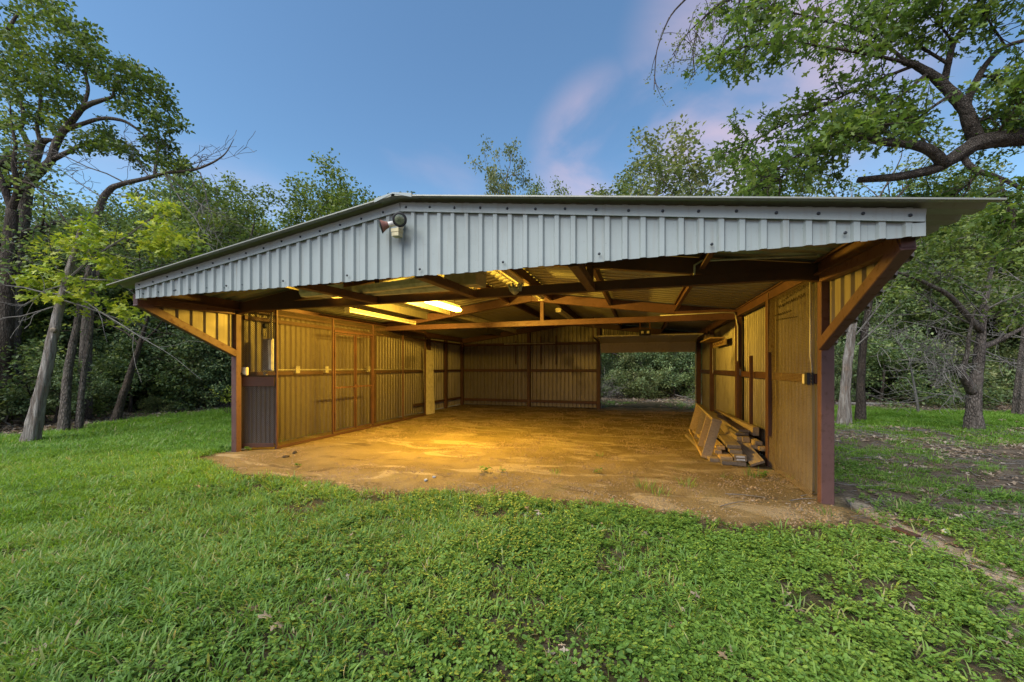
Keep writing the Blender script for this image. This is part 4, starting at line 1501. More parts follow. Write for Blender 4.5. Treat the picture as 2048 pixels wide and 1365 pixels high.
P_DEAD = Par(nc=(6, 4, 4), t0=0.2, ang=(25, 60), lr=(0.65, 0.6, 0.6), k=(6, 4, 3, 3), top=3, rmin=0.0045, wob=(0.14, 0.2, 0.3, 0.35), up=(0.0, 0.0, -0.02, -0.05), jit=(0, 0, 0, 0))


def dead_mesh(seed, L, r, d=(0.5, 0, 1), P=P_DEAD):
    rng = np.random.default_rng(seed)
    b = B()
    grow(b, [], rng, (0, 0, 0), d, L, r, 0, P)
    v, f = quads(b)
    return np_mesh('dead_branches', v, f, M['twig'])


DEAD = [dead_mesh(300, 1.6, 0.030), dead_mesh(301, 1.4, 0.026, (0.9, 0.1, 0.4)), dead_mesh(302, 1.9, 0.03, (0.2, 0.2, 1))]


# ---- scatter helper: one object, instances on a cloud of points
def proto_collection(name, meshes):
    c = bpy.data.collections.new(name)
    for i, me in enumerate(meshes):
        o = bpy.data.objects.new('%s_source_%02d' % (name, i), me)
        c.objects.link(o)
    return c


def scatter(name, pts, rot, scl, idx, coll, label=None):
    n = len(pts)
    me = bpy.data.meshes.new(name)
    me.vertices.add(n)
    me.vertices.foreach_set('co', np.ascontiguousarray(pts, np.float32).ravel())
    a = me.attributes.new('rot', 'FLOAT_VECTOR', 'POINT')
    a.data.foreach_set('vector', np.ascontiguousarray(rot, np.float32).ravel())
    a = me.attributes.new('scl', 'FLOAT', 'POINT')
    a.data.foreach_set('value', np.ascontiguousarray(scl, np.float32))
    a = me.attributes.new('idx', 'INT', 'POINT')
    a.data.foreach_set('value', np.ascontiguousarray(idx, np.int32))
    o = bpy.data.objects.new(name, me)
    COL.objects.link(o)
    g = bpy.data.node_groups.new(name, 'GeometryNodeTree')
    g.interface.new_socket('Geometry', in_out='INPUT', socket_type='NodeSocketGeometry')
    g.interface.new_socket('Geometry', in_out='OUTPUT', socket_type='NodeSocketGeometry')
    N, L = g.nodes, g.links
    gi, gout = N.new('NodeGroupInput'), N.new('NodeGroupOutput')
    ip = N.new('GeometryNodeInstanceOnPoints')
    ci = N.new('GeometryNodeCollectionInfo')
    ci.inputs['Collection'].default_value = coll
    ci.inputs['Separate Children'].default_value = True
    ci.inputs['Reset Children'].default_value = True

    def named(nm, ty):
        q = N.new('GeometryNodeInputNamedAttribute')
        q.data_type = ty
        q.inputs['Name'].default_value = nm
        return q.outputs['Attribute']
    e2r = N.new('FunctionNodeEulerToRotation')
    L.new(named('rot', 'FLOAT_VECTOR'), e2r.inputs[0])
    L.new(gi.outputs[0], ip.inputs['Points'])
    L.new(ci.outputs[0], ip.inputs['Instance'])
    ip.inputs['Pick Instance'].default_value = True
    L.new(named('idx', 'INT'), ip.inputs['Instance Index'])
    L.new(e2r.outputs[0], ip.inputs['Rotation'])
    L.new(named('scl', 'FLOAT'), ip.inputs['Scale'])
    L.new(ip.outputs[0], gout.inputs[0])
    m = o.modifiers.new('scatter', 'NODES')
    m.node_group = g
    return tag(o, label, kind='stuff')


def in_view(x, y, margin=0.35, z=0.0):
    d = CF[0] * x + CF[1] * y
    s = CR[0] * x + CR[1] * y
    return (d > 0.6) & (np.abs(s) < d * (1024 / FPX) * (1 + margin) + 1.2)


def joined(name, t_, mats):
    wv, wf, lv, lf, lt = t_
    V = np.concatenate([wv, lv])
    F = np.concatenate([wf, lf + len(wv)])
    mi = np.concatenate([np.zeros(len(wf), int), np.ones(len(lf), int)])
    return np_mesh(name, V, F, None, np.concatenate([np.zeros(len(wv)), lt]), mats=mats, midx=mi)


# ---- the woods behind and on the left: what reads as one mass
rng = np.random.default_rng(77)
keys = ['oak_a', 'oak_b', 'dark_a', 'dark_b', 'cedar_a', 'oak_c']
mats_ = {'oak_a': ('bark_oak', 'leaf_oak'), 'oak_b': ('bark_oak', 'leaf_oak'), 'oak_c': ('bark_oak', 'leaf_pale'), 'dark_a': ('bark_dark', 'leaf_dark'),
         'dark_b': ('bark_dark', 'leaf_dark'), 'cedar_a': ('bark_cedar', 'leaf_cedar'), 'bush_a': ('bark_dark', 'leaf_dark'), 'bush_b': ('bark_dark', 'leaf_pale'), 'bush_c': ('bark_dark', 'leaf_cedar')}
c_tree = proto_collection('wood_tree', [joined('wood_tree', T[k][2], [M[q] for q in mats_[k]]) for k in keys])
c_bush = proto_collection('wood_bush', [joined('wood_bush', T[k][2], [M[q] for q in mats_[k]]) for k in ('bush_a', 'bush_b', 'bush_c')])


def jitter_grid(x0, x1, y0, y1, step, rng):
    a, b_ = np.meshgrid(np.arange(x0, x1, step), np.arange(y0, y1, step))
    a = a.ravel() + rng.uniform(-.45, .45, a.size) * step
    b_ = b_.ravel() + rng.uniform(-.45, .45, b_.size) * step
    return a, b_


x, y = jitter_grid(-42, 36, -8, 48, 2.6, rng)
w = wood_edge(x, y)
ok = (w > 4.2) & (w < 26) & in_view(x, y, 0.3)
x, y, w = x[ok], y[ok], w[ok]
base = np.where((x > -9) & (x < 7), 0.66, np.where(x >= 7, 1.05, 0.90))
sc = base * rng.uniform(0.82, 1.08, len(x)) * (1 - 0.10 * smooth(3, 10, w) * ((x > -9) & (x < 7)))
scatter('woods', np.stack([x, y, np.zeros(len(x))], 1), np.stack([rng.normal(0, .05, len(x)), rng.normal(0, .05, len(x)), rng.uniform(0, 6.28, len(x))], 1), sc,
        rng.choice([0, 1, 2, 2, 3, 3, 4, 5], len(x)), c_tree, 'dense mixed oak and cedar woods around the clearing')
x, y = jitter_grid(-30, 28, -5, 34, 1.45, rng)
w = wood_edge(x, y)
ok = (w > 0.7) & (w < 10) & in_view(x, y, 0.3)
x, y, w = x[ok], y[ok], w[ok]
scatter('undergrowth', np.stack([x, y, np.full(len(x), -0.1)], 1), np.stack([np.zeros(len(x)), np.zeros(len(x)), rng.uniform(0, 6.28, len(x))], 1),
        rng.uniform(0.55, 1.25, len(x)) * smooth(0.2, 2.2, w) + 0.1, rng.choice([0, 2, 1, 1], len(x)), c_bush, 'dark leafy undergrowth beneath the trees of the woods')

c_dead = proto_collection('dead_brush', DEAD)
x, y = jitter_grid(-26, 24, -2, 30, 1.3, rng)
w = wood_edge(x, y)
ok = (w > .5) & (w < 5) & in_view(x, y, .3) & (rng.random(len(x)) < np.where(x < -10, .25, .55))
x, y = x[ok], y[ok]
scatter('dead_brush', np.stack([x, y, np.zeros(len(x))], 1), np.stack([rng.normal(0, .35, len(x)), rng.normal(0, .35, len(x)), rng.uniform(0, 6.28, len(x))], 1),
        rng.uniform(.5, 1.2, len(x)), rng.integers(0, 3, len(x)), c_dead, 'grey dead brush standing among the undergrowth')

# ---- single trees at the edge of the woods
EDGE = 'trees along the edge of the woods'


def foot(px, py):
    p = on_ground(px, py)
    return np.array(p)


def px_tree(kind, px, d, H, label, rot, name='oak_tree', group=None, sx=1.0):
    """tree whose crown top stands H metres high, d metres out in the direction of column px"""
    p = at(px, HOR, d)
    me = T[kind]
    zt = max(v[2] for v in me[2][2][::7])
    s = H / zt
    return tree_thing(name, me, (p[0], p[1], 0), rot, (s * sx, s * sx, s), label, group)


px_tree('oak_b', 580, 20.5, 12.3, 'tall round crowned oak rising behind the left slope of the roof', 0.4)
px_tree('oak_b', 690, 20.5, 10.9, 'round oak top low over the roof slope nearest the floodlight on the left', 5.6)
px_tree('oak_a', 375, 18.0, 10.2, 'leafy oak over the lowest part of the left roof slope', 4.6)
px_tree('dark_a', 545, 19.0, 10.8, 'dark leafy oak in front of the tall round crowned oak', 3.1)
px_tree('oak_a', 640, 19.0, 10.6, 'bushy oak top just above the middle of the left roof slope', 3.7)
px_tree('dark_b', 475, 22.5, 11.6, 'darker oak standing behind the oaks of the left roof slope', 0.8)
px_tree('oak_a', 440, 17.5, 9.4, 'dark green oak behind the lower left end of the roof', 2.0)
px_tree('oak_c', 720, 23.0, 11.4, 'small topped tree peeping over the roof just left of the floodlight', 4.4, sx=0.6)
px_tree('oak_c', 985, 19.0, 12.2, 'thin airy tree sticking up behind the middle of the roof', 0.9, sx=0.62)
px_tree('oak_b', 1135, 24.0, 13.0, 'small rounded crown showing above the roof right of the thin airy tree', 2.2, sx=0.55)
px_tree('oak_c', 1345, 19.5, 14.6, 'tallest airy oak above the right half of the roof', 3.2, sx=1.1)
px_tree('oak_b', 510, 21.5, 11.6, 'oak crown just left of the tall round crowned oak', 2.9)
px_tree('oak_a', 1240, 22.0, 11.8, 'lower bushy oak crown left of the tallest airy oak', 1.2, sx=0.7)
px_tree('oak_b', 1465, 21.0, 12.2, 'pale green oak crown right of the tallest airy oak', 5.2, sx=0.8)
px_tree('dark_a', 330, 17.5, 9.0, 'dark oak at the woods edge left of the roof corner', 1.1)
SHR = 'shrubs along the woods edge'
for k_, px, d, H, lab, r_ in (
    ('bush_c', 25, 12.6, 3.0, 'low shrub at the left edge behind the stacked pale logs', .3), ('bush_a', 95, 13.2, 3.2, 'shrub between the leaning pale trunk and the grey trunk', 1.1),
    ('bush_c', 200, 13.6, 3.4, 'dark shrub between the thin speckled trunk and the dark leaning trunk', 2.0), ('bush_a', 290, 14.2, 3.3, 'rounded shrub just right of the dark leaning trunk', 2.9),
    ('bush_c', 345, 14.8, 3.6, 'tall blue green shrub left of the shed corner cedars', 4.1), ('bush_c', 430, 14.8, 3.4, 'blue green shrub showing under the left end strut', 5.0),
    ('bush_b', 1255, 19.3, 2.6, 'pale shrub at the left of the back door view', .7), ('bush_c', 1310, 19.6, 3.0, 'dark shrub in the middle of the back door view', 1.6), ('bush_b', 1365, 19.2, 2.7, 'pale shrub at the right of the back door view', 2.7),
    ('bush_a', 1745, 18.4, 3.4, 'shrub just right of the darker leaning trunk', 3.3), ('bush_b', 1800, 18.2, 3.0, 'pale shrub behind the dead pale stem', 4.4), ('bush_c', 1865, 18.0, 3.6, 'blue green shrub left of the forked oak trunk', 5.3),
    ('bush_b', 1915, 18.6, 3.2, 'pale shrub close behind the forked oak', .2), ('bush_a', 1990, 18.2, 3.6, 'shrub between the forked oak and the thin pale trunks', 1.4), ('bush_b', 2040, 17.8, 3.4, 'pale shrub at the right edge behind the thin trunks', 2.4)):
    px_tree(k_, px, d, H, lab, r_, 'shrub', SHR)['category'] = 'shrub'
px_tree('dark_b', 30, 13.6, 8.2, 'dark crowned oak filling the left edge behind the leaning trunk', 0.9)
px_tree('dark_a', 150, 15.0, 8.0, 'dark crowned oak behind the straight grey trunk', 2.2)
px_tree('oak_b', 265, 15.6, 8.6, 'mid green oak behind the dark leaning trunk on the left', 1.7)
px_tree('cedar_a', 400, 15.6, 6.2, 'dark green cedar beside the left end of the shed', 0.0, 'cedar_tree')
px_tree('cedar_a', 300, 15.0, 5.4, 'shorter dark cedar left of the shed corner cedar', 2.5, 'cedar_tree')
px_tree('oak_b', 1880, 21.0, 11.6, 'broad leafy oak at the back right behind the forked oak', 2.9)
px_tree('dark_b', 1790, 22.0, 11.2, 'dark oak behind the roof corner on the right', 0.3)
px_tree('oak_a', 2030, 20.0, 12.4, 'leafy oak at the right edge of the clearing', 4.0)
px_tree('oak_c', 1960, 17.6, 9.8, 'pale leafed oak just behind the forked trunk', 5.5)
px_tree('cedar_a', 1800, 18.6, 6.4, 'cedar behind the grey double trunk on the right', 1.0, 'cedar_tree')
for i, (px, d) in enumerate(((1245, 20.6), (1330, 21.6), (1375, 20.4))):
    px_tree(('dark_a', 'dark_b', 'oak_a')[i], px, d, 7.4, ('left', 'middle', 'right')[i] + ' one of three trees seen through the open back door', 1.3 * i, group='trees seen through the back door', sx=0.8)


# ---- trunks with a shape of their own
def trunk_mesh(name, pts, rad, mat, seed, k=14, jit=0.05, sub=5, extra=None, knots=()):
    rng = np.random.default_rng(seed)
    pts, rad = np.array(pts, float), np.array(rad, float)
    n = len(pts)
    tt = np.linspace(0, n - 1, (n - 1) * sub + 1)
    P = np.stack([np.interp(tt, np.arange(n), pts[:, i]) for i in range(3)], 1)
    Rr = np.interp(tt, np.arange(n), rad)
    P[1:-1] += rng.normal(0, 0.012, (len(P) - 2, 3)) * (Rr[1:-1, None] / 0.15)
    for _ in range(2):
        P[1:-1] = (P[:-2] + 2 * P[1:-1] + P[2:]) / 4
    b = B()
    # long vertical ridges: the jitter is shared down each side of the trunk
    side = rng.normal(0, jit * 1.3, k)
    m = len(P)
    v0 = len(b.v)
    b.tube(P, Rr, k, jit * 0.6, rng)
    V = np.array(b.v)
    for i in range(m):
        c = P[i]
        seg = V[i * k:(i + 1) * k]
        V[i * k:(i + 1) * k] = c + (seg - c) * (1 + side[:, None])
    b.v = [tuple(q) for q in V]
    if extra:
        extra(b, P, Rr, rng)
    return b


def world_tree(name, loc, label, b, mat, tips, leaf, size, per, rad, seed, shape=LEAF_DIAMOND, tints=(0, 1), extra_b=None, extra_mat='twig', flat=0.7, up=0.5, cat='tree'):
    e = empty(name, tuple(loc), label, cat)
    b.build('trunk', M[mat], e, True, org=tuple(loc))
    if tips is not None and len(tips):
        rng = np.random.default_rng(seed)
        v, f, tt = leaf_cloud(rng, np.array(tips) - np.array(loc), per, rad, size, shape, tints, flat=flat, up=up)
        o = bpy.data.objects.new('crown', leaf_mesh('crown', v, f, tt, M[leaf]))
        COL.objects.link(o)
        o.parent = e
        o['kind'] = 'stuff'
    if extra_b is not None and extra_b.v:
        extra_b.build('dead_branches', M[extra_mat], e, org=tuple(loc))
    return e


def twigs_from(b, rng, p, d, L, r, lvl=1, P=P_DEAD):
    grow(b, [], rng, p, d, L, r, lvl, P)


# leaning pale cedar on the left, with yellow-green leaves about its top
rng = np.random.default_rng(41)
f0 = foot(58, 884)
d0 = float(np.dot(f0[:2], CF[:2]))
pl = [(58, 884), (75, 815), (92, 745), (106, 670), (120, 610), (132, 560), (150, 500), (165, 440)]
pts = [at(a, c, d0 + 0.05 * i) for i, (a, c) in enumerate(pl)]
pts[0][2] = -0.1
b = trunk_mesh('trunk', pts, [0.135, 0.092, 0.080, 0.070, 0.064, 0.055, 0.04, 0.02], 'bark_cedar', 1, 22, 0.10)
eb = B()
tips = []
for a, c, n_, s_ in ((120, 500, 8, 24), (165, 560, 9, 30), (110, 550, 7, 26), (200, 520, 8, 28), (235, 545, 6, 22), (85, 575, 5, 22), (60, 560, 4, 16), (150, 480, 6, 24), (180, 470, 5, 22), (215, 480, 5, 22),
                    (230, 625, 6, 18), (190, 610, 5, 18), (130, 600, 5, 18), (255, 635, 3, 14), (300, 430, 8, 26), (330, 460, 8, 24), (350, 500, 6, 22), (300, 490, 5, 22), (370, 480, 4, 18), (290, 400, 4, 18)):
    for _ in range(n_):
        tips.append(at(a + rng.normal(0, s_), c + rng.normal(0, s_ * 0.7), d0 + 0.4 + rng.normal(0, 0.35)))
for p, q, r in (((122, 600), (245, 645), .02), ((128, 580), (350, 700), .018), ((126, 590), (0, 560), .018), ((130, 570), (10, 600), .015), ((135, 560), (300, 430), .025), ((120, 610), (5, 632), .018), ((135, 555), (380, 580), .018)):
    P0, P1 = at(*p, d0 + .2), at(*q, d0 + .2)
    grow(eb, [], rng, P0, P1 - P0, np.linalg.norm(P1 - P0), r, 1, Par(nc=(5, 6, 4), top=2, wob=(.1, .10, .25, .3), up=(0, -.01, -.04, 0), k=(6, 5, 3, 3), rmin=0.005, lr=(.6, .4, .5), ang=(15, 50), jit=(0, 0, 0, 0)))
cedar = world_tree('cedar_tree', f0, 'leaning pale barked trunk on the left with yellow green leaves at its top', b, 'bark_cedar', tips, 'leaf_yellow', 0.125, 21, 0.17, 5, LEAF_OAK, extra_b=eb, up=0.9)
kb = B()
kp = at(107, 661, d0 + 0.15 - 0.068)
kb.lathe([(0.05, -0.03), (0.052, 0.02), (0.042, 0.028), (0.0, 0.024)], kp, -CF + np.array((0.2, 0, 0.1)), 14)
kb.build('cut_knot', M['wood'], cedar, True, org=tuple(kp))
# the two grey trunks right behind it, the dark ones at the picture's edge and further right
for nm, fp, pl, rad, mat, lab, k_ in (
    ('oak_tree', (127, 864), [(127, 864), (131, 800), (137, 740), (146, 690), (156, 640), (170, 570), (190, 500)], [0.12, 0.087, 0.077, 0.069, 0.06, 0.048, 0.027], 'bark_oak', 'straight grey trunk just right of the leaning pale trunk', 51),
    ('oak_tree', (157, 862), [(157, 862), (162, 800), (170, 730), (178, 680), (186, 620), (196, 560)], [0.078, 0.057, 0.048, 0.045, 0.036, 0.024], 'bark_oak', 'thin speckled trunk right of the straight grey trunk', 52),
    ('oak_tree', (228, 846), [(228, 846), (240, 810), (253, 770), (264, 735), (280, 690), (300, 620)], [0.12, 0.09, 0.078, 0.069, 0.054, 0.03], 'bark_dark', 'dark trunk leaning right at the woods edge on the left', 53),
    ('oak_tree', (4, 850), [(4, 850), (6, 740), (10, 640), (14, 560), (20, 480), (24, 420)], [.24, .17, .15, .14, .13, .11], 'bark_dark', 'thick dark trunk at the left edge of the picture', 54),
):
    f1 = foot(*fp)
    d1 = float(np.dot(f1[:2], CF[:2]))
    pts = [at(a, c, d1) for a, c in pl]
    pts[0][2] = -0.12
    b = trunk_mesh('trunk', pts, rad, mat, k_, 14, 0.06)
    rng = np.random.default_rng(k_)
    tips = []
    top = pts[-1]
    for j in range(5):
        dv = rng.normal(0, 1, 3) * np.array((1, 1, .3)) + np.array((0, 0, 1.0))
        grow(b, tips, rng, pts[-1 - (j % 2)], dv, 1.7, rad[-1] * .8, 1, Par(nc=(5, 4, 3), top=2, k=(8, 6, 4, 4)))
    world_tree(nm, f1, lab, b, mat, tips, 'leaf_dark', 0.10, 22, 0.36, k_)

# the big spreading oak on the left
rng = np.random.default_rng(61)
D1 = 11.2
f1 = at(25, HOR, D1 + 0.4)
f1[2] = 0
b = B()
tips = []


def limb(b, px, rad, d, seed, k=9, wig=0.0, dd_=None):
    n = len(px)
    ds = d if hasattr(d, '__len__') else [d] * n
    pts = [at(a, c, e) for (a, c), e in zip(px, ds)]
    q = trunk_mesh('limb', pts, np.interp(np.linspace(0, 1, n), np.linspace(0, 1, len(rad)), rad), '', seed, k, 0.05, 4)
    b.add(q.v, q.f)
    return pts


limb(b, [(18, 850), (24, 700), (34, 540), (50, 420), (58, 365), (72, 315), (80, 285), (96, 280), (108, 281)], [.20, .17, .15, .135, .125, .115, .10, .06, .035], D1 + .3, 1, 12)
limb(b, [(56, 368), (84, 340), (104, 322), (110, 292), (124, 266), (148, 238), (166, 214), (200, 202), (228, 194)], [.115, .10, .09, .075, .035], D1, 2)
limb(b, [(128, 262), (160, 250), (190, 240), (218, 236), (250, 242), (280, 262), (300, 285)], [.065, .05, .04, .02], D1, 3, 7)
limb(b, [(108, 318), (135, 305), (160, 292), (180, 286), (215, 288), (245, 300)], [.07, .05, .03, .02], D1, 4, 7)
limb(b, [(68, 320), (50, 275), (40, 255), (20, 250), (-20, 262)], [.08, .07, .06, .05], D1 + .4, 5, 8)
limb(b, [(42, 255), (48, 228), (38, 190), (15, 150), (5, 110)], [.055, .045, .035, .02], D1 + .3, 6, 7)
limb(b, [(82, 288), (72, 255), (82, 215), (80, 165), (95, 120)], [.055, .045, .035, .02], D1 + .2, 7, 7)
limb(b, [(228, 194), (226, 176), (240, 160), (265, 150)], [.04, .03, .02], D1, 8, 6)
limb(b, [(166, 214), (178, 180), (170, 150), (180, 120)], [.05, .04, .02], D1, 9, 6)
limb(b, [(15, 60), (28, 40), (38, 25)], [.05, .03], D1 - 1, 19, 6)
# bare arching limb
limb(b, [(186, 470), (194, 430), (206, 396), (222, 376), (250, 366), (300, 356), (322, 347), (390, 341), (428, 325), (452, 308), (468, 278)], [.10, .09, .08, .07, .06, .05, .04, .032, .024, .015, .006], D1 - .2, 10, 9)
limb(b, [(310, 351), (312, 325), (318, 300), (310, 280)], [.05, .03, .015], D1 - .2, 11, 6)
limb(b, [(186, 470), (180, 560), (172, 680), (170, 850)], [.10, .11, .13, .17], D1 + 0.2, 12, 10)
clumps = [(60, 15, 40), (110, 40, 30), (30, 60, 40), (150, 90, 30), (40, 110, 45), (20, 150, 40), (90, 120, 35), (130, 115, 35), (170, 130, 32), (215, 145, 32), (260, 140, 30), (290, 165, 30), (320, 190, 28), (335, 225, 26),
          (345, 255, 24), (270, 185, 28), (230, 170, 25), (190, 105, 22), (120, 160, 34), (70, 165, 38), (30, 200, 38), (100, 205, 30), (140, 190, 25), (60, 235, 28), (15, 245, 30), (250, 215, 22), (295, 225, 22), (190, 285, 25),
          (225, 290, 24), (160, 285, 18), (250, 305, 18), (300, 280, 24), (330, 290, 24), (352, 320, 20), (320, 320, 16), (370, 330, 14), (210, 265, 18), (20, 310, 40), (10, 360, 40), (110, 250, 18), (280, 320, 15)]
for a, c, s_ in clumps:
    for _ in range(int(s_ * 0.34)):
        tips.append(at(a + rng.normal(0, s_ * .5), c + rng.normal(0, s_ * .36), D1 + rng.normal(0, .55)))
for a, c, s_ in ((100, 10, 18), (130, 45, 12), (160, 72, 8), (185, 62, 8), (75, 45, 10)):
    for _ in range(int(s_ * 0.4)):
        tips.append(at(a + rng.normal(0, s_ * .7), c + rng.normal(0, s_ * .4), D1 - 1 + rng.normal(0, .3)))
eb = B()
for p, q, r in (((300, 356), (250, 300), .02), ((250, 366), (130, 330), .02), ((260, 364), (420, 350), .02), ((330, 346), (440, 420), .02), ((390, 341), (402, 318), .015), ((206, 396), (110, 340), .018), ((215, 385), (300, 400), .016),
                ((330, 350), (420, 480), .02), ((400, 345), (440, 440), .016)):
    P0, P1 = at(*p, D1 - .2), at(*q, D1 - .1)
    grow(eb, [], rng, P0, P1 - P0, np.linalg.norm(P1 - P0), r, 1, Par(nc=(5, 5, 4), top=3, wob=(.1, .12, .25, .3), up=(0, 0, -.03, -.04), k=(6, 5, 3, 3), rmin=0.006, lr=(.6, .45, .5), ang=(20, 60), jit=(0, 0, 0, 0)))
world_tree('oak_tree', f1, 'big spreading oak at the upper left with a bare arching limb', b, 'bark_oak', tips, 'leaf_oak', 0.112, 36, 0.27, 62, LEAF_DIAMOND, (0.0, 0.7), extra_b=eb)

# ---- right side: grey double trunk behind the shed, forked oak, thin trunks
f2 = foot(1690, 849)
d2 = float(np.dot(f2[:2], CF[:2]))
pl = [(1688, 849), (1690, 790), (1694, 730), (1702, 670), (1712, 610), (1722, 540), (1730, 470)]
pts = [at(a, c, d2) for a, c in pl]
pts[0][2] = -0.1
b = trunk_mesh('trunk', pts, [0.172, 0.105, 0.098, 0.087, 0.07, 0.049, 0.028], 'bark_cedar', 71, 22, 0.10)
rng = np.random.default_rng(71)
eb, tips = B(), []
for j in range(7):
    grow(b, tips, rng, pts[-1 - j % 3], rng.normal(0, 1, 3) * np.array((1, 1, .4)) + np.array((0, 0, .5)), 1.6, .035, 1, Par(nc=(5, 4, 3), top=2))
for p, q in (((1715, 690), (1800, 605)), ((1712, 670), (1790, 590))):
    P0, P1 = at(*p, d2 - .1), at(*q, d2 - .4)
    grow(eb, [], rng, P0, P1 - P0, np.linalg.norm(P1 - P0), .022, 1, Par(nc=(5, 5, 4), top=2, wob=(.1, .06, .2, .3), k=(6, 5, 3, 3), rmin=0.006, lr=(.6, .35, .5), ang=(15, 45), jit=(0, 0, 0, 0)))
world_tree('cedar_tree', f2, 'pale grey stringy trunk right behind the front right post', b, 'bark_cedar', tips, 'leaf_cedar', 0.09, 22, 0.3, 72, extra_b=eb)
f2b = f2 + CF * 0.5 + CR * 0.30
pl = [(1722, 842), (1722, 780), (1724, 720), (1730, 660), (1742, 590), (1756, 520), (1765, 440)]
pts = [at(a, c, d2 + 0.6) for a, c in pl]
pts[0][2] = -0.1
b = trunk_mesh('trunk', pts, [0.133, 0.095, 0.084, 0.077, 0.063, 0.049, 0.028], 'bark_dark', 73, 14, 0.06)
tips = []
for j in range(7):
    grow(b, tips, rng, pts[-1 - j % 3], rng.normal(0, 1, 3) * np.array((1, 1, .4)) + np.array((0, 0, .5)), 1.7, .035, 1, Par(nc=(5, 4, 3), top=2))
world_tree('cedar_tree', (pts[0][0], pts[0][1], 0), 'darker trunk leaning right close behind the pale grey trunk', b, 'bark_dark', tips, 'leaf_oak', 0.10, 20, 0.33, 74)

f3 = foot(1948, 860)
d3 = float(np.dot(f3[:2], CF[:2]))
pl = [(1948, 860), (1948, 820), (1949, 780), (1955, 740), (1960, 700), (1964, 660), (1970, 600), (1985, 530)]
pts = [at(a, c, d3) for a, c in pl]
pts[0][2] = -0.1
b = trunk_mesh('trunk', pts, [0.183, 0.122, 0.119, 0.095, 0.087, 0.07, 0.056, 0.028], 'bark_oak', 75, 16, 0.06)
tips, eb = [], B()
q = trunk_mesh('limb', [at(1945, 785, d3), at(1930, 760, d3 - .1), at(1920, 742, d3 - .15), at(1916, 736, d3 - .2)], [.10, .085, .075, .07], '', 76, 10, .05)
b.add(q.v, q.f)
q = trunk_mesh('limb', [at(1925, 745, d3 - .1), at(1935, 705, d3 - .2), at(1938, 670, d3 - .3), at(1950, 620, d3 - .4)], [.06, .045, .035, .02], '', 77, 8, .05)
b.add(q.v, q.f)
q = trunk_mesh('limb', [at(1962, 695, d3), at(1985, 688, d3), at(2010, 675, d3 - .1), at(2048, 655, d3 - .2)], [.08, .06, .05, .03], '', 78, 8, .05)
b.add(q.v, q.f)
q = trunk_mesh('limb', [at(1964, 665, d3), at(1900, 590, d3 - .3), at(1840, 560, d3 - .5), at(1780, 540, d3 - .6)], [.07, .05, .035, .02], '', 79, 8, .05)
b.add(q.v, q.f)
rng = np.random.default_rng(79)
for p, q_, r in (((1960, 690), (1820, 640), .022), ((1958, 710), (1840, 690), .02), ((1964, 660), (1830, 600), .022), ((1970, 620), (2048, 560), .022), ((1970, 640), (1900, 560), .02), ((1965, 700), (2048, 740), .02), ((1950, 790), (1870, 700), .02),
                 ((1960, 730), (1850, 740), .016), ((1975, 600), (1860, 520), .02), ((1985, 690), (2040, 620), .02), ((1948, 800), (1890, 770), .012)):
    P0, P1 = at(*p, d3), at(*q_, d3 - .3)
    grow(eb, [], rng, P0, P1 - P0, np.linalg.norm(P1 - P0), r, 1, Par(nc=(5, 6, 5), top=3, wob=(.1, .10, .25, .3), up=(0, 0, -.03, -.04), k=(6, 5, 3, 3), rmin=0.0055, lr=(.6, .5, .5), ang=(15, 55), jit=(0, 0, 0, 0)))
for a, c, s_ in ((1830, 480, 40), (1900, 470, 50), (1980, 480, 50), (2040, 520, 40), (1790, 520, 24), (1850, 540, 34), (1930, 540, 40), (2010, 590, 40), (1870, 440, 40), (1960, 420, 40), (2040, 430, 40), (1800, 580, 20), (2040, 640, 24)):
    for _ in range(int(s_ * .5)):
        tips.append(at(a + rng.normal(0, s_ * .6), c + rng.normal(0, s_ * .5), d3 - .3 + rng.normal(0, .7)))
world_tree('oak_tree', f3, 'rough barked forked oak on the right with bare grey twigs', b, 'bark_oak', tips, 'leaf_oak', 0.095, 20, 0.26, 80, LEAF_DIAMOND, (.1, .9), extra_b=eb)
for i, (px, py, dx, r, lab) in enumerate(((2028, 832, 6, .07, 'thin pale trunk at the right edge, left of a pair'), (2042, 834, 4, .055, 'thin pale trunk at the right edge, right of a pair'), (1838, 826, -4, .035, 'dead pale stem standing behind the fallen pole'))):
    f4 = foot(px, py)
    d4 = float(np.dot(f4[:2], CF[:2]))
    pts = [at(px + dx * j, py - (52 if i < 2 else 22) * j, d4) for j in range(6)]
    pts[0][2] = -0.1
    b = trunk_mesh('trunk', pts, np.linspace(r * 1.2, r * .5, 6), '', 90 + i, 9, .05)
    eb = B()
    rng = np.random.default_rng(90 + i)
    for j in range(6):
        grow(eb, [], rng, pts[1 + j % 5], rng.normal(0, 1, 3) + UP * .3, 1.2, .014, 1, Par(nc=(5, 5, 4), top=2, k=(6, 4, 3, 3), rmin=.005, jit=(0, 0, 0, 0)))
    world_tree('thin_tree', f4, lab, b, 'bark_oak' if i < 2 else 'twig', None, '', 0, 0, 0, 0, extra_b=eb)


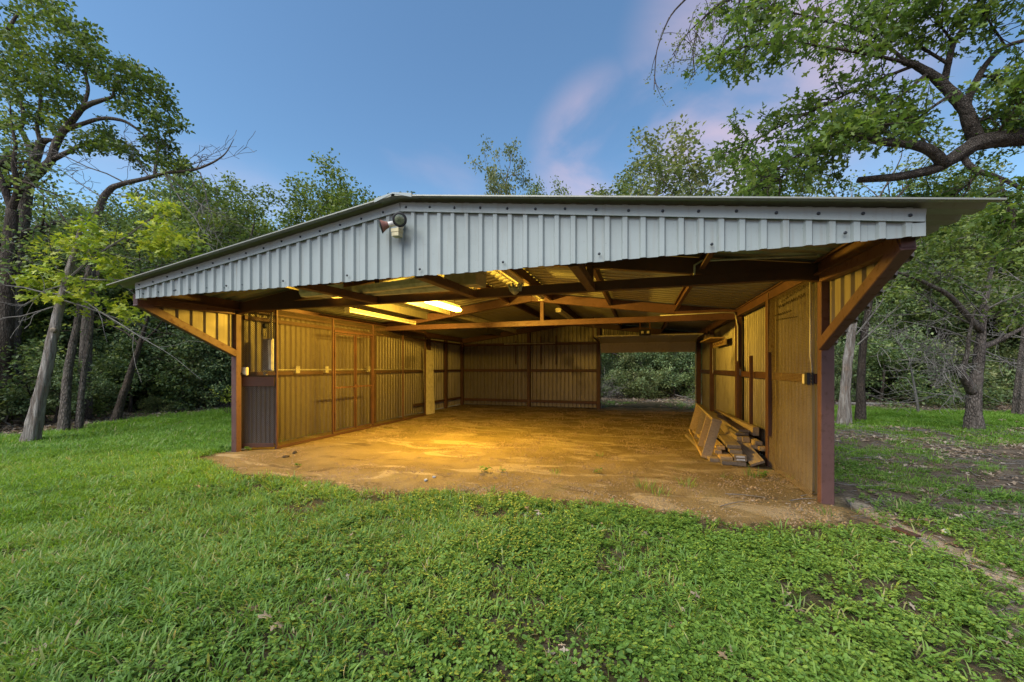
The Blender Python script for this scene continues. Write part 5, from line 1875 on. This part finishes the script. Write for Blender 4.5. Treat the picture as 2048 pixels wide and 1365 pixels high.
# ---- the oak whose limb hangs over the right of the picture
rng = np.random.default_rng(31)
b, tips = B(), []
f5 = np.array((6.9, 6.1, 0))
tr = trunk_mesh('trunk', [(6.9, 6.1, -.2), (6.85, 6.12, .6), (6.8, 6.1, 1.5), (6.65, 6.1, 2.4), (6.4, 6.1, 3.1), (6.3, 6.15, 4.4), (6.4, 6.3, 6.0)], [.42, .33, .30, .28, .26, .18, .1], '', 32, 18, .05)
b.add(tr.v, tr.f)
DN = 4.55
lp = [(6.45, 6.1, 3.0), (5.7, 6.1, 3.75), (5.0, 6.1, 4.15)] + [tuple(at(a, c, DN + e)) for a, c, e in ((2048, 276, 0), (1990, 280, .02), (1945, 290, .05), (1905, 318, .1), (1870, 340, .15), (1800, 354, .2), (1716, 361, .3))]
q = trunk_mesh('limb', lp, [.19, .15, .12, .092, .086, .08, .068, .056, .045, .034], '', 33, 14, .07)
b.add(q.v, q.f)
AL = lambda px, rad, s, d=None: limb(b, px, rad, [DN + .10, DN + .04] + [DN] * (len(px) - 2), s, 10)
AL([(1955, 285), (1942, 250), (1930, 216), (1905, 188), (1880, 160), (1856, 146), (1832, 130), (1806, 124)], [.07, .06, .05, .038, .026], 34)
AL([(1932, 214), (1940, 186), (1958, 150), (1980, 118), (2010, 92), (2060, 78)], [.045, .035, .025, .02], 35)
AL([(1888, 168), (1896, 128), (1906, 86), (1930, 50), (1960, 30), (1990, 2)], [.035, .028, .02, .014], 36)
AL([(1888, 328), (1862, 300), (1820, 288), (1780, 286), (1730, 276), (1708, 268), (1694, 238), (1684, 214)], [.06, .05, .04, .03, .018], 37)
AL([(1925, 308), (1936, 330), (1960, 344), (2000, 356), (2048, 380)], [.035, .03, .025, .02], 38)
sprays = [
    ([(1832, 130), (1780, 150), (1700, 185), (1620, 225), (1540, 262), (1480, 300)], .020),
    ([(1806, 124), (1740, 110), (1660, 95), (1580, 85), (1500, 90), (1440, 110)], .020),
    ([(1820, 130), (1760, 80), (1690, 50), (1600, 30), (1520, 10), (1460, -20)], .018),
    ([(1856, 146), (1800, 195), (1720, 240), (1640, 285), (1580, 320), (1520, 365)], .020),
    ([(1730, 276), (1680, 300), (1620, 330), (1570, 350), (1530, 378)], .014),
    ([(1905, 188), (1850, 225), (1790, 245), (1720, 262), (1660, 270)], .018),
    ([(1896, 128), (1850, 100), (1800, 60), (1760, 20), (1740, -30)], .018),
    ([(1906, 86), (1880, 50), (1850, 10), (1830, -30)], .014),
    ([(1958, 150), (2000, 160), (2040, 190), (2080, 230)], .014),
    ([(2010, 92), (1990, 60), (1960, 20), (1950, -20)], .012),
    ([(1862, 300), (1830, 260), (1800, 250), (1760, 250)], .012),
    ([(1990, 280), (2010, 240), (2040, 215), (2070, 200)], .014),
    ([(1960, 344), (1930, 375), (1900, 395), (1870, 400)], .012),
    ([(2000, 356), (2010, 400), (2030, 430)], .012),
    ([(1940, 250), (1980, 235), (2020, 240), (2060, 260)], .012),
]
tw = B()
for i, (px, r) in enumerate(sprays):
    ds = DN - 0.25 * np.linspace(0, 1, len(px)) * (1 if i % 2 else -1.6)
    pts = [at(a, c, e) for (a, c), e in zip(px, ds)]
    n = len(pts)
    P_ = trunk_mesh('twig', pts, np.linspace(r, r * .3, n), '', 200 + i, 5, .0, 4)
    tw.add(P_.v, P_.f)
    fine = np.array(pts)
    for j in range(n * 9):
        t_ = rng.uniform(0.12, 1) * (n - 1)
        k_ = int(min(t_, n - 2))
        p0 = fine[k_] + (fine[k_ + 1] - fine[k_]) * (t_ - k_)
        dv = unit(unit(fine[k_ + 1] - fine[k_]) + rng.normal(0, .75, 3) + np.array((0, 0, -.1)))
        grow(tw, tips, rng, p0, dv, rng.uniform(.18, .5), .006, 2, Par(nc=(3, 3, 3), top=2, seg=(.1, .1, .1, .1), wob=(.1, .15, .2, .2), k=(4, 4, 4, 4), rmin=.003))
e5 = empty('oak_tree', tuple(f5), 'overhanging oak at the upper right with a thick broken limb and large leaves', 'tree')
b.build('trunk', M['bark_fine'], e5, True, org=tuple(f5))
tw.build('twigs', M['bark_dark'], e5, org=tuple(f5))
tips = np.array(tips)
LPT = 8
V, F, TT = leaf_cloud(rng, tips, LPT, 0.10, 0.078, LEAF_OAK, (0.05, 0.9), up=0.4)
nl = len(tips) * LPT
k_ = len(LEAF_OAK[0])
C = V.reshape(nl, k_, 3).mean(1)
dist = np.linalg.norm(C - np.array((0, 0, CAMH)), axis=1)
pj = (C - np.array((0, 0, CAMH)))
dep = pj @ CF
inside = (dep > 0) & (np.abs(pj @ CR / dep * FPX) < 1015) & (HOR - pj[:, 2] / dep * FPX > 8)
order = np.argsort(np.where(inside, dist, 99))[:300]
near = np.zeros(nl, bool)
near[order] = True
rest = ~near
Vr = V.reshape(nl, k_, 3)[rest].reshape(-1, 3)
Fr = (LEAF_OAK[1][None] + (np.arange(rest.sum()) * k_)[:, None, None]).reshape(-1, 4)
o = bpy.data.objects.new('leaves', leaf_mesh('leaves', Vr - f5, Fr, TT.reshape(nl, k_)[rest].ravel(), M['leaf_near']))
COL.objects.link(o)
o.parent = e5
o['kind'] = 'stuff'
lm = []
for i in range(8):
    c = np.zeros((1, 3))
    v1, f1_, t1 = leaves(c, np.array([[0, 0, 1.0]]), np.array([[1.0, 0, 0]]), np.ones(1), np.array([0.1 + 0.11 * i]), LEAF_OAK, rng)
    v1 = v1 + rng.normal(0, .018, v1.shape) * np.array((1, 1, 2))
    lm.append(leaf_mesh('leaf', v1, f1_, t1, M['leaf_near']))
VV = V.reshape(nl, k_, 3)
for j in order:
    q = VV[j]
    o0 = (q[0] + q[6]) / 2
    d_ = (q[5] + q[11]) / 2 - o0
    s_ = np.linalg.norm(d_)
    a_ = unit(q[3] - q[9])
    d_ = d_ / s_
    n_ = unit(np.cross(d_, a_))
    a_ = np.cross(n_, d_)
    m = Matrix((d_ * s_, a_ * s_, n_ * s_)).transposed().to_4x4()
    m.translation = Vector(o0 - f5)
    o = bpy.data.objects.new('leaf', lm[int(rng.integers(8))])
    COL.objects.link(o)
    o.parent = e5
    o.matrix_local = m

# a branch of the same oak arching out of the top of the picture and drooping thin twigs with small leaves
b, tips = B(), []
for i, px in enumerate(([(1620, -60), (1520, -30), (1440, 10), (1380, 60), (1345, 110)], [(1560, -40), (1450, 0), (1400, 40), (1385, 100), (1390, 150)], [(1600, -50), (1500, 20), (1450, 70), (1430, 130)], [(1480, -60), (1390, -20), (1340, 30), (1312, 100), (1308, 180)])):
    pts = [at(a, c, 6.5) for a, c in px]
    if i == 0:
        q = trunk_mesh('limb', [(6.35, 6.2, 5.0), (5.6, 6.2, 6.4), (4.2, 6.6, 7.0), pts[0]], [.13, .09, .06, .028], '', 40, 8, .04)
        b.add(q.v, q.f)
    else:
        q = trunk_mesh('limb', [at(1620, -60, 6.5), pts[0]], [.025, .02], '', 45, 6, .0)
        b.add(q.v, q.f)
    q = trunk_mesh('limb', pts, np.linspace(.02, .006, len(pts)), '', 140 + i, 6, .03)
    b.add(q.v, q.f)
    for j in range(30 if i < 3 else 5):
        t_ = rng.uniform(.1, 1) * (len(pts) - 1)
        k_ = int(min(t_, len(pts) - 2))
        p0 = pts[k_] + (pts[k_ + 1] - pts[k_]) * (t_ - k_)
        grow(b, tips, rng, p0, rng.normal(0, .6, 3) + np.array((0, 0, -.6)), rng.uniform(.2, .55), .006, 2, Par(nc=(3, 3, 3), top=2, k=(4, 4, 4, 4), rmin=.0035))
b.build('drooping_branch', M['bark_dark'], e5, org=tuple(f5))
v, f, tt = leaf_cloud(rng, np.array(tips) - f5, 7, .11, .042, LEAF_DIAMOND, (.1, .9))
o = bpy.data.objects.new('leaves', leaf_mesh('leaves', v, f, tt, M['leaf_pale']))
COL.objects.link(o)
o.parent = e5
o['kind'] = 'stuff'

# ------------------------------------------------------------------ grass, weeds, litter
def blade_tuft(seed, n, h, wd, spread, droop, segs=4):
    rng = np.random.default_rng(seed)
    V, F, TT = [], [], []
    for i in range(n):
        az = rng.uniform(0, 6.283)
        rr = spread * math.sqrt(rng.random())
        p = np.array((rr * math.cos(az), rr * math.sin(az), -0.01))
        az2 = az + rng.normal(0, 0.8)
        hd = np.array((math.cos(az2), math.sin(az2), 0))
        sd_ = np.array((-hd[1], hd[0], 0))
        L = h * rng.uniform(0.5, 1.25)
        w_ = wd * rng.uniform(0.7, 1.3)
        a = R(rng.uniform(52, 88))
        bend = R(rng.uniform(0.3, 1.0) * droop)
        tw_ = rng.normal(0, 0.4)
        o = len(V)
        c = np.clip(rng.normal(0.18 + 0.075 * (seed % 8), 0.17), 0, 0.86)
        if rng.random() < 0.06:
            c = 1.0
        for k in range(segs + 1):
            u_ = k / segs
            ww = w_ * (0.55 + 0.45 * math.sin(min(u_ * 2.2, 1.57))) * (1 - u_ ** 2.5) + 0.0004
            s2 = sd_ * math.cos(tw_ * u_) + UP * math.sin(tw_ * u_)
            V += [p - s2 * ww / 2, p + s2 * ww / 2]
            TT += [c, c]
            p = p + (hd * math.cos(a) + UP * math.sin(a)) * L / segs
            a -= bend / segs
        F += [(o + 2 * k, o + 2 * k + 1, o + 2 * k + 3, o + 2 * k + 2) for k in range(segs)]
    return np.array(V), np.array(F), np.array(TT)


LEAF_OVAL = (np.array([(0, 0, 0), (0.28, 0.25, .05), (0.72, 0.24, .06), (1, 0, .0), (0.72, -0.24, .06), (0.28, -0.25, .05), (0.5, 0, -.01)]),
             np.array([(0, 6, 1, 1), (1, 6, 2, 2), (2, 6, 3, 3), (3, 6, 4, 4), (4, 6, 5, 5), (5, 6, 0, 0)]))


def weed_tuft(seed, n, h, size, spread):
    rng = np.random.default_rng(seed)
    C, N, D, S, TT = [], [], [], [], []
    b = B()
    ns = max(3, n // 7)
    base_t = 0.12 + 0.09 * (seed % 8)
    if seed % 4 == 1:
        size, n = size * 1.25, n * 2 // 3
    for i in range(ns):
        az = rng.uniform(0, 6.283)
        rr = spread * math.sqrt(rng.random())
        hh = h * rng.uniform(0.45, 1.1)
        p0 = np.array((rr * .5 * math.cos(az), rr * .5 * math.sin(az), -.01))
        p1 = np.array((rr * math.cos(az), rr * math.sin(az), hh))
        b.tube([p0, p1], [.0022, .0013], 3, cap=False)
        for j in range(n // ns):
            t_ = rng.uniform(0.45, 1.0)
            a = rng.uniform(0, 6.283)
            d = np.array((math.cos(a), math.sin(a), rng.uniform(-.25, .35)))
            C.append(p0 + (p1 - p0) * t_ + d * size * .1)
            D.append(d)
            N.append(np.array((rng.normal(0, .28), rng.normal(0, .28), 1.0)))
            S.append(size * rng.uniform(.6, 1.25))
            TT.append(np.clip(base_t + rng.normal(0, .2) + (t_ - .7) * .3, 0, 1))
    v, f, tt = leaves(np.array(C), np.array(N), np.array(D), np.array(S), np.array(TT), LEAF_OVAL, rng)
    F3 = [tuple(q[:3]) for q in f]
    wv, wf = quads(b)
    wf3 = np.concatenate([wf[:, [0, 1, 2]], wf[:, [0, 2, 3]]])
    return np.concatenate([v, wv]), np.concatenate([np.array(F3), wf3 + len(v)]), np.concatenate([tt, np.full(len(wv), .3)])


c_grass = proto_collection('grass_tuft', [np_mesh('grass_tuft', *blade_tuft(i, 22, .088, .0085, .075, 130)[:2], M['grass'], blade_tuft(i, 22, .088, .0085, .075, 130)[2]) for i in range(400, 408)])
c_lawn = proto_collection('lawn_tuft', [np_mesh('lawn_tuft', *blade_tuft(i, 34, .080, .0075, .12, 110, 3)[:2], M['lawn'], blade_tuft(i, 34, .080, .0075, .12, 110, 3)[2]) for i in range(420, 426)])
c_weed = proto_collection('weed_tuft', [np_mesh('weed_tuft', *weed_tuft(i, 40, .055, .0215, .08)[:2], M['weed'], weed_tuft(i, 40, .055, .0215, .08)[2]) for i in range(440, 448)])
rng = np.random.default_rng(900)


def rand_pts(x0, x1, y0, y1, dens):
    n = int((x1 - x0) * (y1 - y0) * dens)
    return rng.uniform(x0, x1, n), rng.uniform(y0, y1, n)


def dist_keep(x, y, full=3.2, p=1.25):
    """thin the planting out with distance; far tufts are as small in the picture as their gaps"""
    d = np.maximum(CF[0] * x + CF[1] * y, 0.1)
    return np.minimum(1, (full / d) ** p)


def grassy(x, y):
    return smooth(-0.3, -2.9, x + 2.4 * (fbm(x, y, 1.2) - .5) - 0.12 * (y - 2))


def patch(x, y, s=1.7, lo=.36, hi=.56):
    return smooth(lo, hi, fbm(x + 7, y + 3, s, 3))


def put(name, x, y, keep, smin, smax, nproto, coll, label, tilt=.12, grow_far=True, sink=0.0):
    k = (rng.random(len(x)) < keep) & in_view(x, y, .3)
    x, y = x[k], y[k]
    d = np.maximum(CF[0] * x + CF[1] * y, 0.1)
    s = rng.uniform(smin, smax, len(x)) * (np.clip(d / 6, 1, 1.5) if grow_far else 1)
    rot = np.stack([rng.normal(0, tilt, len(x)), rng.normal(0, tilt, len(x)), rng.uniform(0, 6.283, len(x))], 1)
    return scatter(name, np.stack([x, y, ground_z(x, y) - sink], 1), rot, s, np.clip((nproto * (1.5 * fbm(x + 60, y + 20, .8, 3) - .25) + rng.normal(0, 1.6, len(x))).astype(int), 0, nproto - 1), coll, label)


def lawn_mask(x, y):
    """1 on turf, 0 on the dirt, under the trees and in the drip line"""
    n_ = (fbm(x, y, 2.2, 3) - .5)
    m = smooth(0.02, -0.16, sdf(x, y, DIRT) + .35 * n_)
    m = m * smooth(0.5, -0.5, wood_edge(x, y) + n_ * 1.6)
    out = np.maximum(np.maximum(-7.0 - x, x - 2.15), np.maximum(4.6 - y, y - 15.2))
    m = m * smooth(-0.1, 0.1, out)
    m = m * (1 - np.exp(-((x - 2.36) / .16) ** 2) * smooth(2.0, 3.2, y) * smooth(15, 14, y) * .85)
    return m


far_lawn = lambda x, y: smooth(3.2, 5.4, np.hypot(x + 1.0, (y - 1.0)))
x, y = rand_pts(-13, 4, .4, 6.5, 420)
g = grassy(x, y)
br = bare(x, y)
put('grass', x, y, lawn_mask(x, y) * np.maximum(g, .07 + .30 * patch(x, y, 1.1, .48, .62)) * (1 - .5 * br) * dist_keep(x, y) * (.45 + .55 * patch(x, y)), .7, 1.35, 8, c_grass, 'long bladed green grass over the left foreground')
x, y = rand_pts(-16, -3, 1.0, 13, 260)
put('lawn', x, y, lawn_mask(x, y) * smooth(-4.2, -6.8, x + 1.5 * (fbm(x, y, .7) - .5)) * dist_keep(x, y, 5.5, 1.2), .7, 1.2, 6, c_lawn, 'bright mown grass at the left of the shed')
x, y = rand_pts(2.2, 13, 6, 18, 150)
gl = smooth(12.2, 13.4, y + .8 * (fbm(x, y, .9) - .5)) * smooth(3.4, 4.6, x)
put('lawn_strip', x, y, lawn_mask(x, y) * np.maximum(gl, .42 * patch(x, y, .7, .42, .62)) * .75, .65, 1.15, 6, c_lawn, 'bright grass on the right towards the trees')
x, y = rand_pts(-4.5, 6.5, .4, 7.5, 520)
g = grassy(x, y)
br = bare(x, y)
put('broadleaf_weeds', x, y, lawn_mask(x, y) * (1 - g) * (1 - br * (.93 - .45 * patch(x, y, 1.3, .48, .66))) * dist_keep(x, y, 3.4, 1.1) * (.25 + .75 * patch(x, y, 2.1, .33, .48)), .65, 1.35, 8, c_weed, 'low broad leaved weeds covering the right foreground', .15)
x, y = rand_pts(-12, -2, .6, 6, 120)
put('mixed_weeds', x, y, lawn_mask(x, y) * grassy(x, y) * dist_keep(x, y) * patch(x, y, 1.5, .48, .62), .7, 1.3, 8, c_weed, 'patches of broad leaved weeds among the long grass', .15)
x, y = rand_pts(2.1, 9, 1.5, 13, 60)
put('sparse_grass', x, y, lawn_mask(x, y) * (.15 + .85 * patch(x, y, 1.0, .48, .64)) * dist_keep(x, y, 5, 1.0) * .8, .45, .95, 8, c_grass, 'thin scattered grass on the bare ground at the right')
# dead leaves and twigs on the ground
lit = []
for i in range(6):
    r_ = np.random.default_rng(460 + i)
    n = 9
    C = np.stack([r_.uniform(-.12, .12, n), r_.uniform(-.12, .12, n), r_.uniform(.004, .016, n)], 1)
    a = r_.uniform(0, 6.283, n)
    v, f, tt = leaves(C, np.stack([r_.normal(0, .3, n), r_.normal(0, .3, n), np.ones(n)], 1), np.stack([np.cos(a), np.sin(a), r_.normal(0, .2, n)], 1), r_.uniform(.03, .075, n), r_.uniform(0, 1, n), LEAF_OAK, r_)
    lit.append(leaf_mesh('dead_leaves', v, f, tt, M['litter']))
c_lit = proto_collection('dead_leaves', lit)
tg = []
for i in range(6):
    r_ = np.random.default_rng(480 + i)
    b = B()
    for j in range(3):
        a, L = r_.uniform(0, 6.283), r_.uniform(.06, .28)
        p = np.array((r_.uniform(-.15, .15), r_.uniform(-.15, .15), .006))
        q = p + np.array((math.cos(a), math.sin(a), r_.uniform(-.02, .06))) * L
        b.tube([p, (p + q) / 2 + r_.normal(0, .008, 3), q], [.0035, .003, .0018], 4, cap=False)
    v, f = quads(b)
    tg.append(np_mesh('ground_twigs', v, f, M['twig']))
c_tg = proto_collection('ground_twigs', tg)
x, y = rand_pts(-17, 14, .8, 21, 60)
w_ = wood_edge(x, y)
inner = smooth(-.1, .1, sdf(x, y, DIRT))
outd = np.maximum(np.maximum(-7.0 - x, x - 2.1), np.maximum(4.2 - y, y - 15.0))
kp_ = np.clip(smooth(-.6, .3, w_) * .8 + bare(x, y) * .45 * patch(x, y, 1.2, .4, .6) + .05, 0, 1) * smooth(-.05, .1, outd) * dist_keep(x, y, 9, .8)
put('leaf_litter', x, y, kp_ * (1 - inner), .7, 1.3, 6, c_lit, 'brown dead leaves lying under the trees and on bare ground', .1)
x, y = rand_pts(-16, 12, 1.0, 21, 30)
w_ = wood_edge(x, y)
outd = np.maximum(np.maximum(-7.0 - x, x - 2.1), np.maximum(4.2 - y, y - 15.0))
kp_ = np.clip(smooth(-.6, .5, w_) * .5 + bare(x, y) * .5, 0, 1) * smooth(-.05, .1, outd)
put('ground_twigs', x, y, kp_, .7, 1.5, 6, c_tg, 'small dead twigs scattered over the bare ground', .05)
x, y = rand_pts(-6.4, 1.9, 4.2, 14.5, 12)
wl_ = np.minimum(np.minimum(x + 6.35, 1.85 - x), 14.6 - y)
put('blown_leaves', x, y, smooth(.7, .0, wl_) * .5 + smooth(.4, 1.4, x) * smooth(6.5, 5.5, y) * .22 + .012, .4, .8, 6, c_lit, 'small dead leaves blown against the foot of the shed walls', .1, False)
x, y = rand_pts(-12, 4, 15.4, 18.6, 40)
put('rear_grass', x, y, patch(x, y, .8, .40, .6) * .7, .5, 1.0, 8, c_grass, 'thin grass behind the shed seen through the back door')
# crumbs of soil and chips on the dirt floor
cr = []
for i in range(5):
    r_ = np.random.default_rng(500 + i)
    b = B()
    for j in range(16):
        p = np.array((r_.uniform(-.12, .12), r_.uniform(-.12, .12), 0))
        s_ = r_.uniform(.003, .012)
        d6 = [np.array(q) * s_ * r_.uniform(.7, 1.3) for q in ((1, 0, 0), (0, 1, 0), (-1, 0, 0), (0, -1, 0), (0, 0, .8), (0, 0, -.6))]
        b.add([p + q for q in d6], [(0, 1, 4), (1, 2, 4), (2, 3, 4), (3, 0, 4), (1, 0, 5), (2, 1, 5), (3, 2, 5), (0, 3, 5)])
    cr.append(b.mesh('soil_crumbs', M['crumb']))
c_cr = proto_collection('soil_crumbs', cr)
x, y = rand_pts(-6.3, 2.0, 4.0, 14.5, 45)
put('soil_crumbs', x, y, smooth(-.2, .1, sdf(x, y, DIRT)) * (.25 + .75 * patch(x, y, 1.4, .48, .62)) * dist_keep(x, y, 6, 1.0), .6, 1.6, 5, c_cr, 'soil crumbs and wood chips strewn on the dirt floor', .0)

# ---- single weeds on the dirt
wm = [np_mesh('weed', *weed_tuft(520 + i, 22, .09, .045, .08)[:2], M['weed'], weed_tuft(520 + i, 22, .09, .045, .08)[2]) for i in range(3)]
gm_ = [np_mesh('grass_clump', *blade_tuft(530 + i, 34, .12, .006, .09, 80)[:2], M['grass'], blade_tuft(530 + i, 34, .12, .006, .09, 80)[2]) for i in range(3)]
for i, (px, py, s_, k_, lab) in enumerate((
    (968, 946, 1.25, 0, 'leafy weed alone on the dirt right of the two grey stones'),
    (592, 934, .8, 1, 'small weed on the dirt in front of the mesh cage'),
    (1009, 944, .8, 2, 'small sprig right of the leafy weed on the dirt'),
    (1112, 948, .9, 3, 'little grass tuft in the middle of the dirt apron'),
    (1196, 948, .9, 0, 'low weed on the middle right of the dirt apron'),
    (1200, 912, .7, 4, 'tiny grass tuft furthest into the shed'),
    (1290, 978, 1.3, 3, 'grass clump at the front of the dirt below the lumber, left one'),
    (1318, 990, 1.1, 4, 'grass clump at the front of the dirt below the lumber, right one'),
    (1375, 972, 1.2, 5, 'grass clump on the dirt just in front of the lumber pile'),
    (1508, 955, 1.4, 3, 'bushy green clump on the dirt right of the grey plank, left half'),
    (1526, 957, 1.2, 0, 'bushy green clump on the dirt right of the grey plank, right half'),
    (1452, 957, .7, 4, 'small yellowish tuft in front of the lumber pile'),
    (1584, 958, .9, 5, 'thin tuft beside the foot of the right mesh wall'),
    (1655, 1030, .9, 3, 'thin grass at the foot of the right front post'),
    (492, 902, 1.1, 1, 'dark weed growing under the left front panel'),
)):
    me = (wm + gm_)[k_]
    o = bpy.data.objects.new('weed', me)
    o.location = on_ground(px, py)
    o.rotation_euler = (0, 0, i * 1.9)
    o.scale = (s_, s_, s_)
    COL.objects.link(o)
    tag(o, lab, 'weed', 'weeds sprouting from the bare dirt')
# sapling by the left wall, fern at the trunks, branches and poles on the ground
rng = np.random.default_rng(91)
b, tips = B(), []
f6 = foot(455, 832)
for j in range(5):
    grow(b, tips, rng, f6, rng.normal(0, .5, 3) + UP, .7, .012, 2, Par(nc=(3, 3, 4), top=3, rmin=.004, seg=(.2, .2, .15, .1)))
world_tree('sapling', f6, 'yellowish green sapling at the woods edge beside the left front post', b, 'bark_dark', tips, 'leaf_yellow', .06, 6, .10, 92, cat='sapling')
b, tips = B(), []
f6 = foot(182, 838)
for j in range(5):
    grow(b, tips, rng, f6, rng.normal(0, .8, 3) + UP, .45, .008, 2, Par(nc=(3, 3, 4), top=3, rmin=.003, seg=(.2, .2, .15, .1)))
world_tree('sapling', f6, 'small bright green bush between the thin trunk and the dark leaning trunk', b, 'bark_dark', tips, 'leaf_oak', .06, 7, .10, 93, cat='sapling')


def pole(name, pts, rad, mat, label, cat, seed, k=9):
    q = trunk_mesh('pole', pts, rad, mat, seed, k, .03)
    return tag(q.build(name, M[mat], None, True, org=tuple(pts[0])), label, cat)


gp = lambda px, py, h=0.0: np.array(on_ground(px, py, h))
def gd(px, py, d):
    return at(px, py, d)


pole('fallen_pole', [gd(1672, 808, 15.2), gd(1730, 808, 15.2), gd(1800, 811, 15.1), gd(1860, 817, 15.0), gd(1925, 824, 14.9)], [.055, .06, .055, .05, .035], 'twig', 'long grey fallen pole lying along the back of the right lawn', 'log', 94)
pole('log', [gd(-60, 836, 10.5), gd(0, 836, 10.5), gd(52, 836, 10.5)], [.075, .075, .07], 'twig', 'upper of two pale logs stacked at the left edge', 'log', 95, 12)
pole('log', [gd(-60, 845, 10.4), gd(0, 845, 10.4), gd(50, 846, 10.4)], [.075, .075, .07], 'twig', 'lower of two pale logs stacked at the left edge', 'log', 96, 12)
pole('log', [gd(-40, 862, 10.0), gd(60, 860, 10.4), gd(130, 857, 10.9), (gd(220, 850, 11.6))], [.10, .10, .09, .08], 'bark_dark', 'dark log bordering the lawn behind the left trunks', 'log', 97, 12)
for i, (a, c, lab) in enumerate((((1350, 790), (1393, 802), 'bare pale branch lying on the ground beyond the back door'), ((1850, 775), (1935, 790), 'crooked white branch in the brush left of the forked oak'))):
    d_ = 17.5 if i == 0 else 13.0
    b = B()
    P0, P1 = at(*a, d_), at(*c, d_)
    if i == 1:
        P0, P1 = at(1935, 798, 12.2), at(1850, 768, 12.4)
    grow(b, [], rng, P0, P1 - P0, np.linalg.norm(P1 - P0) * 1.2, .022, 1, Par(nc=(4, 4, 3), top=3, wob=(.1, .12, .2, .2), up=(0, 0, 0, 0), k=(6, 5, 4, 3), rmin=.006, jit=(0, 0, 0, 0)))
    tag(b.build('dead_branch', M['twig'], None, org=tuple(P0)), lab, 'branch')
b = B()
for p, q in (((1450, 990), (1530, 997)), ((1440, 1015), (1490, 1005)), ((1600, 995), (1640, 990)), ((1580, 1003), (1630, 1000))):
    P0, P1 = gp(*p, .012), gp(*q, .014)
    b.tube([P0, (P0 + P1) / 2 + np.array((0, .01, .006)), P1], [.006, .005, .003], 5)
tag(b.build('sticks', M['twig'], None, org=tuple(gp(1500, 1000))), 'thin dry sticks on the dirt near the right post', 'sticks')['kind'] = 'stuff'
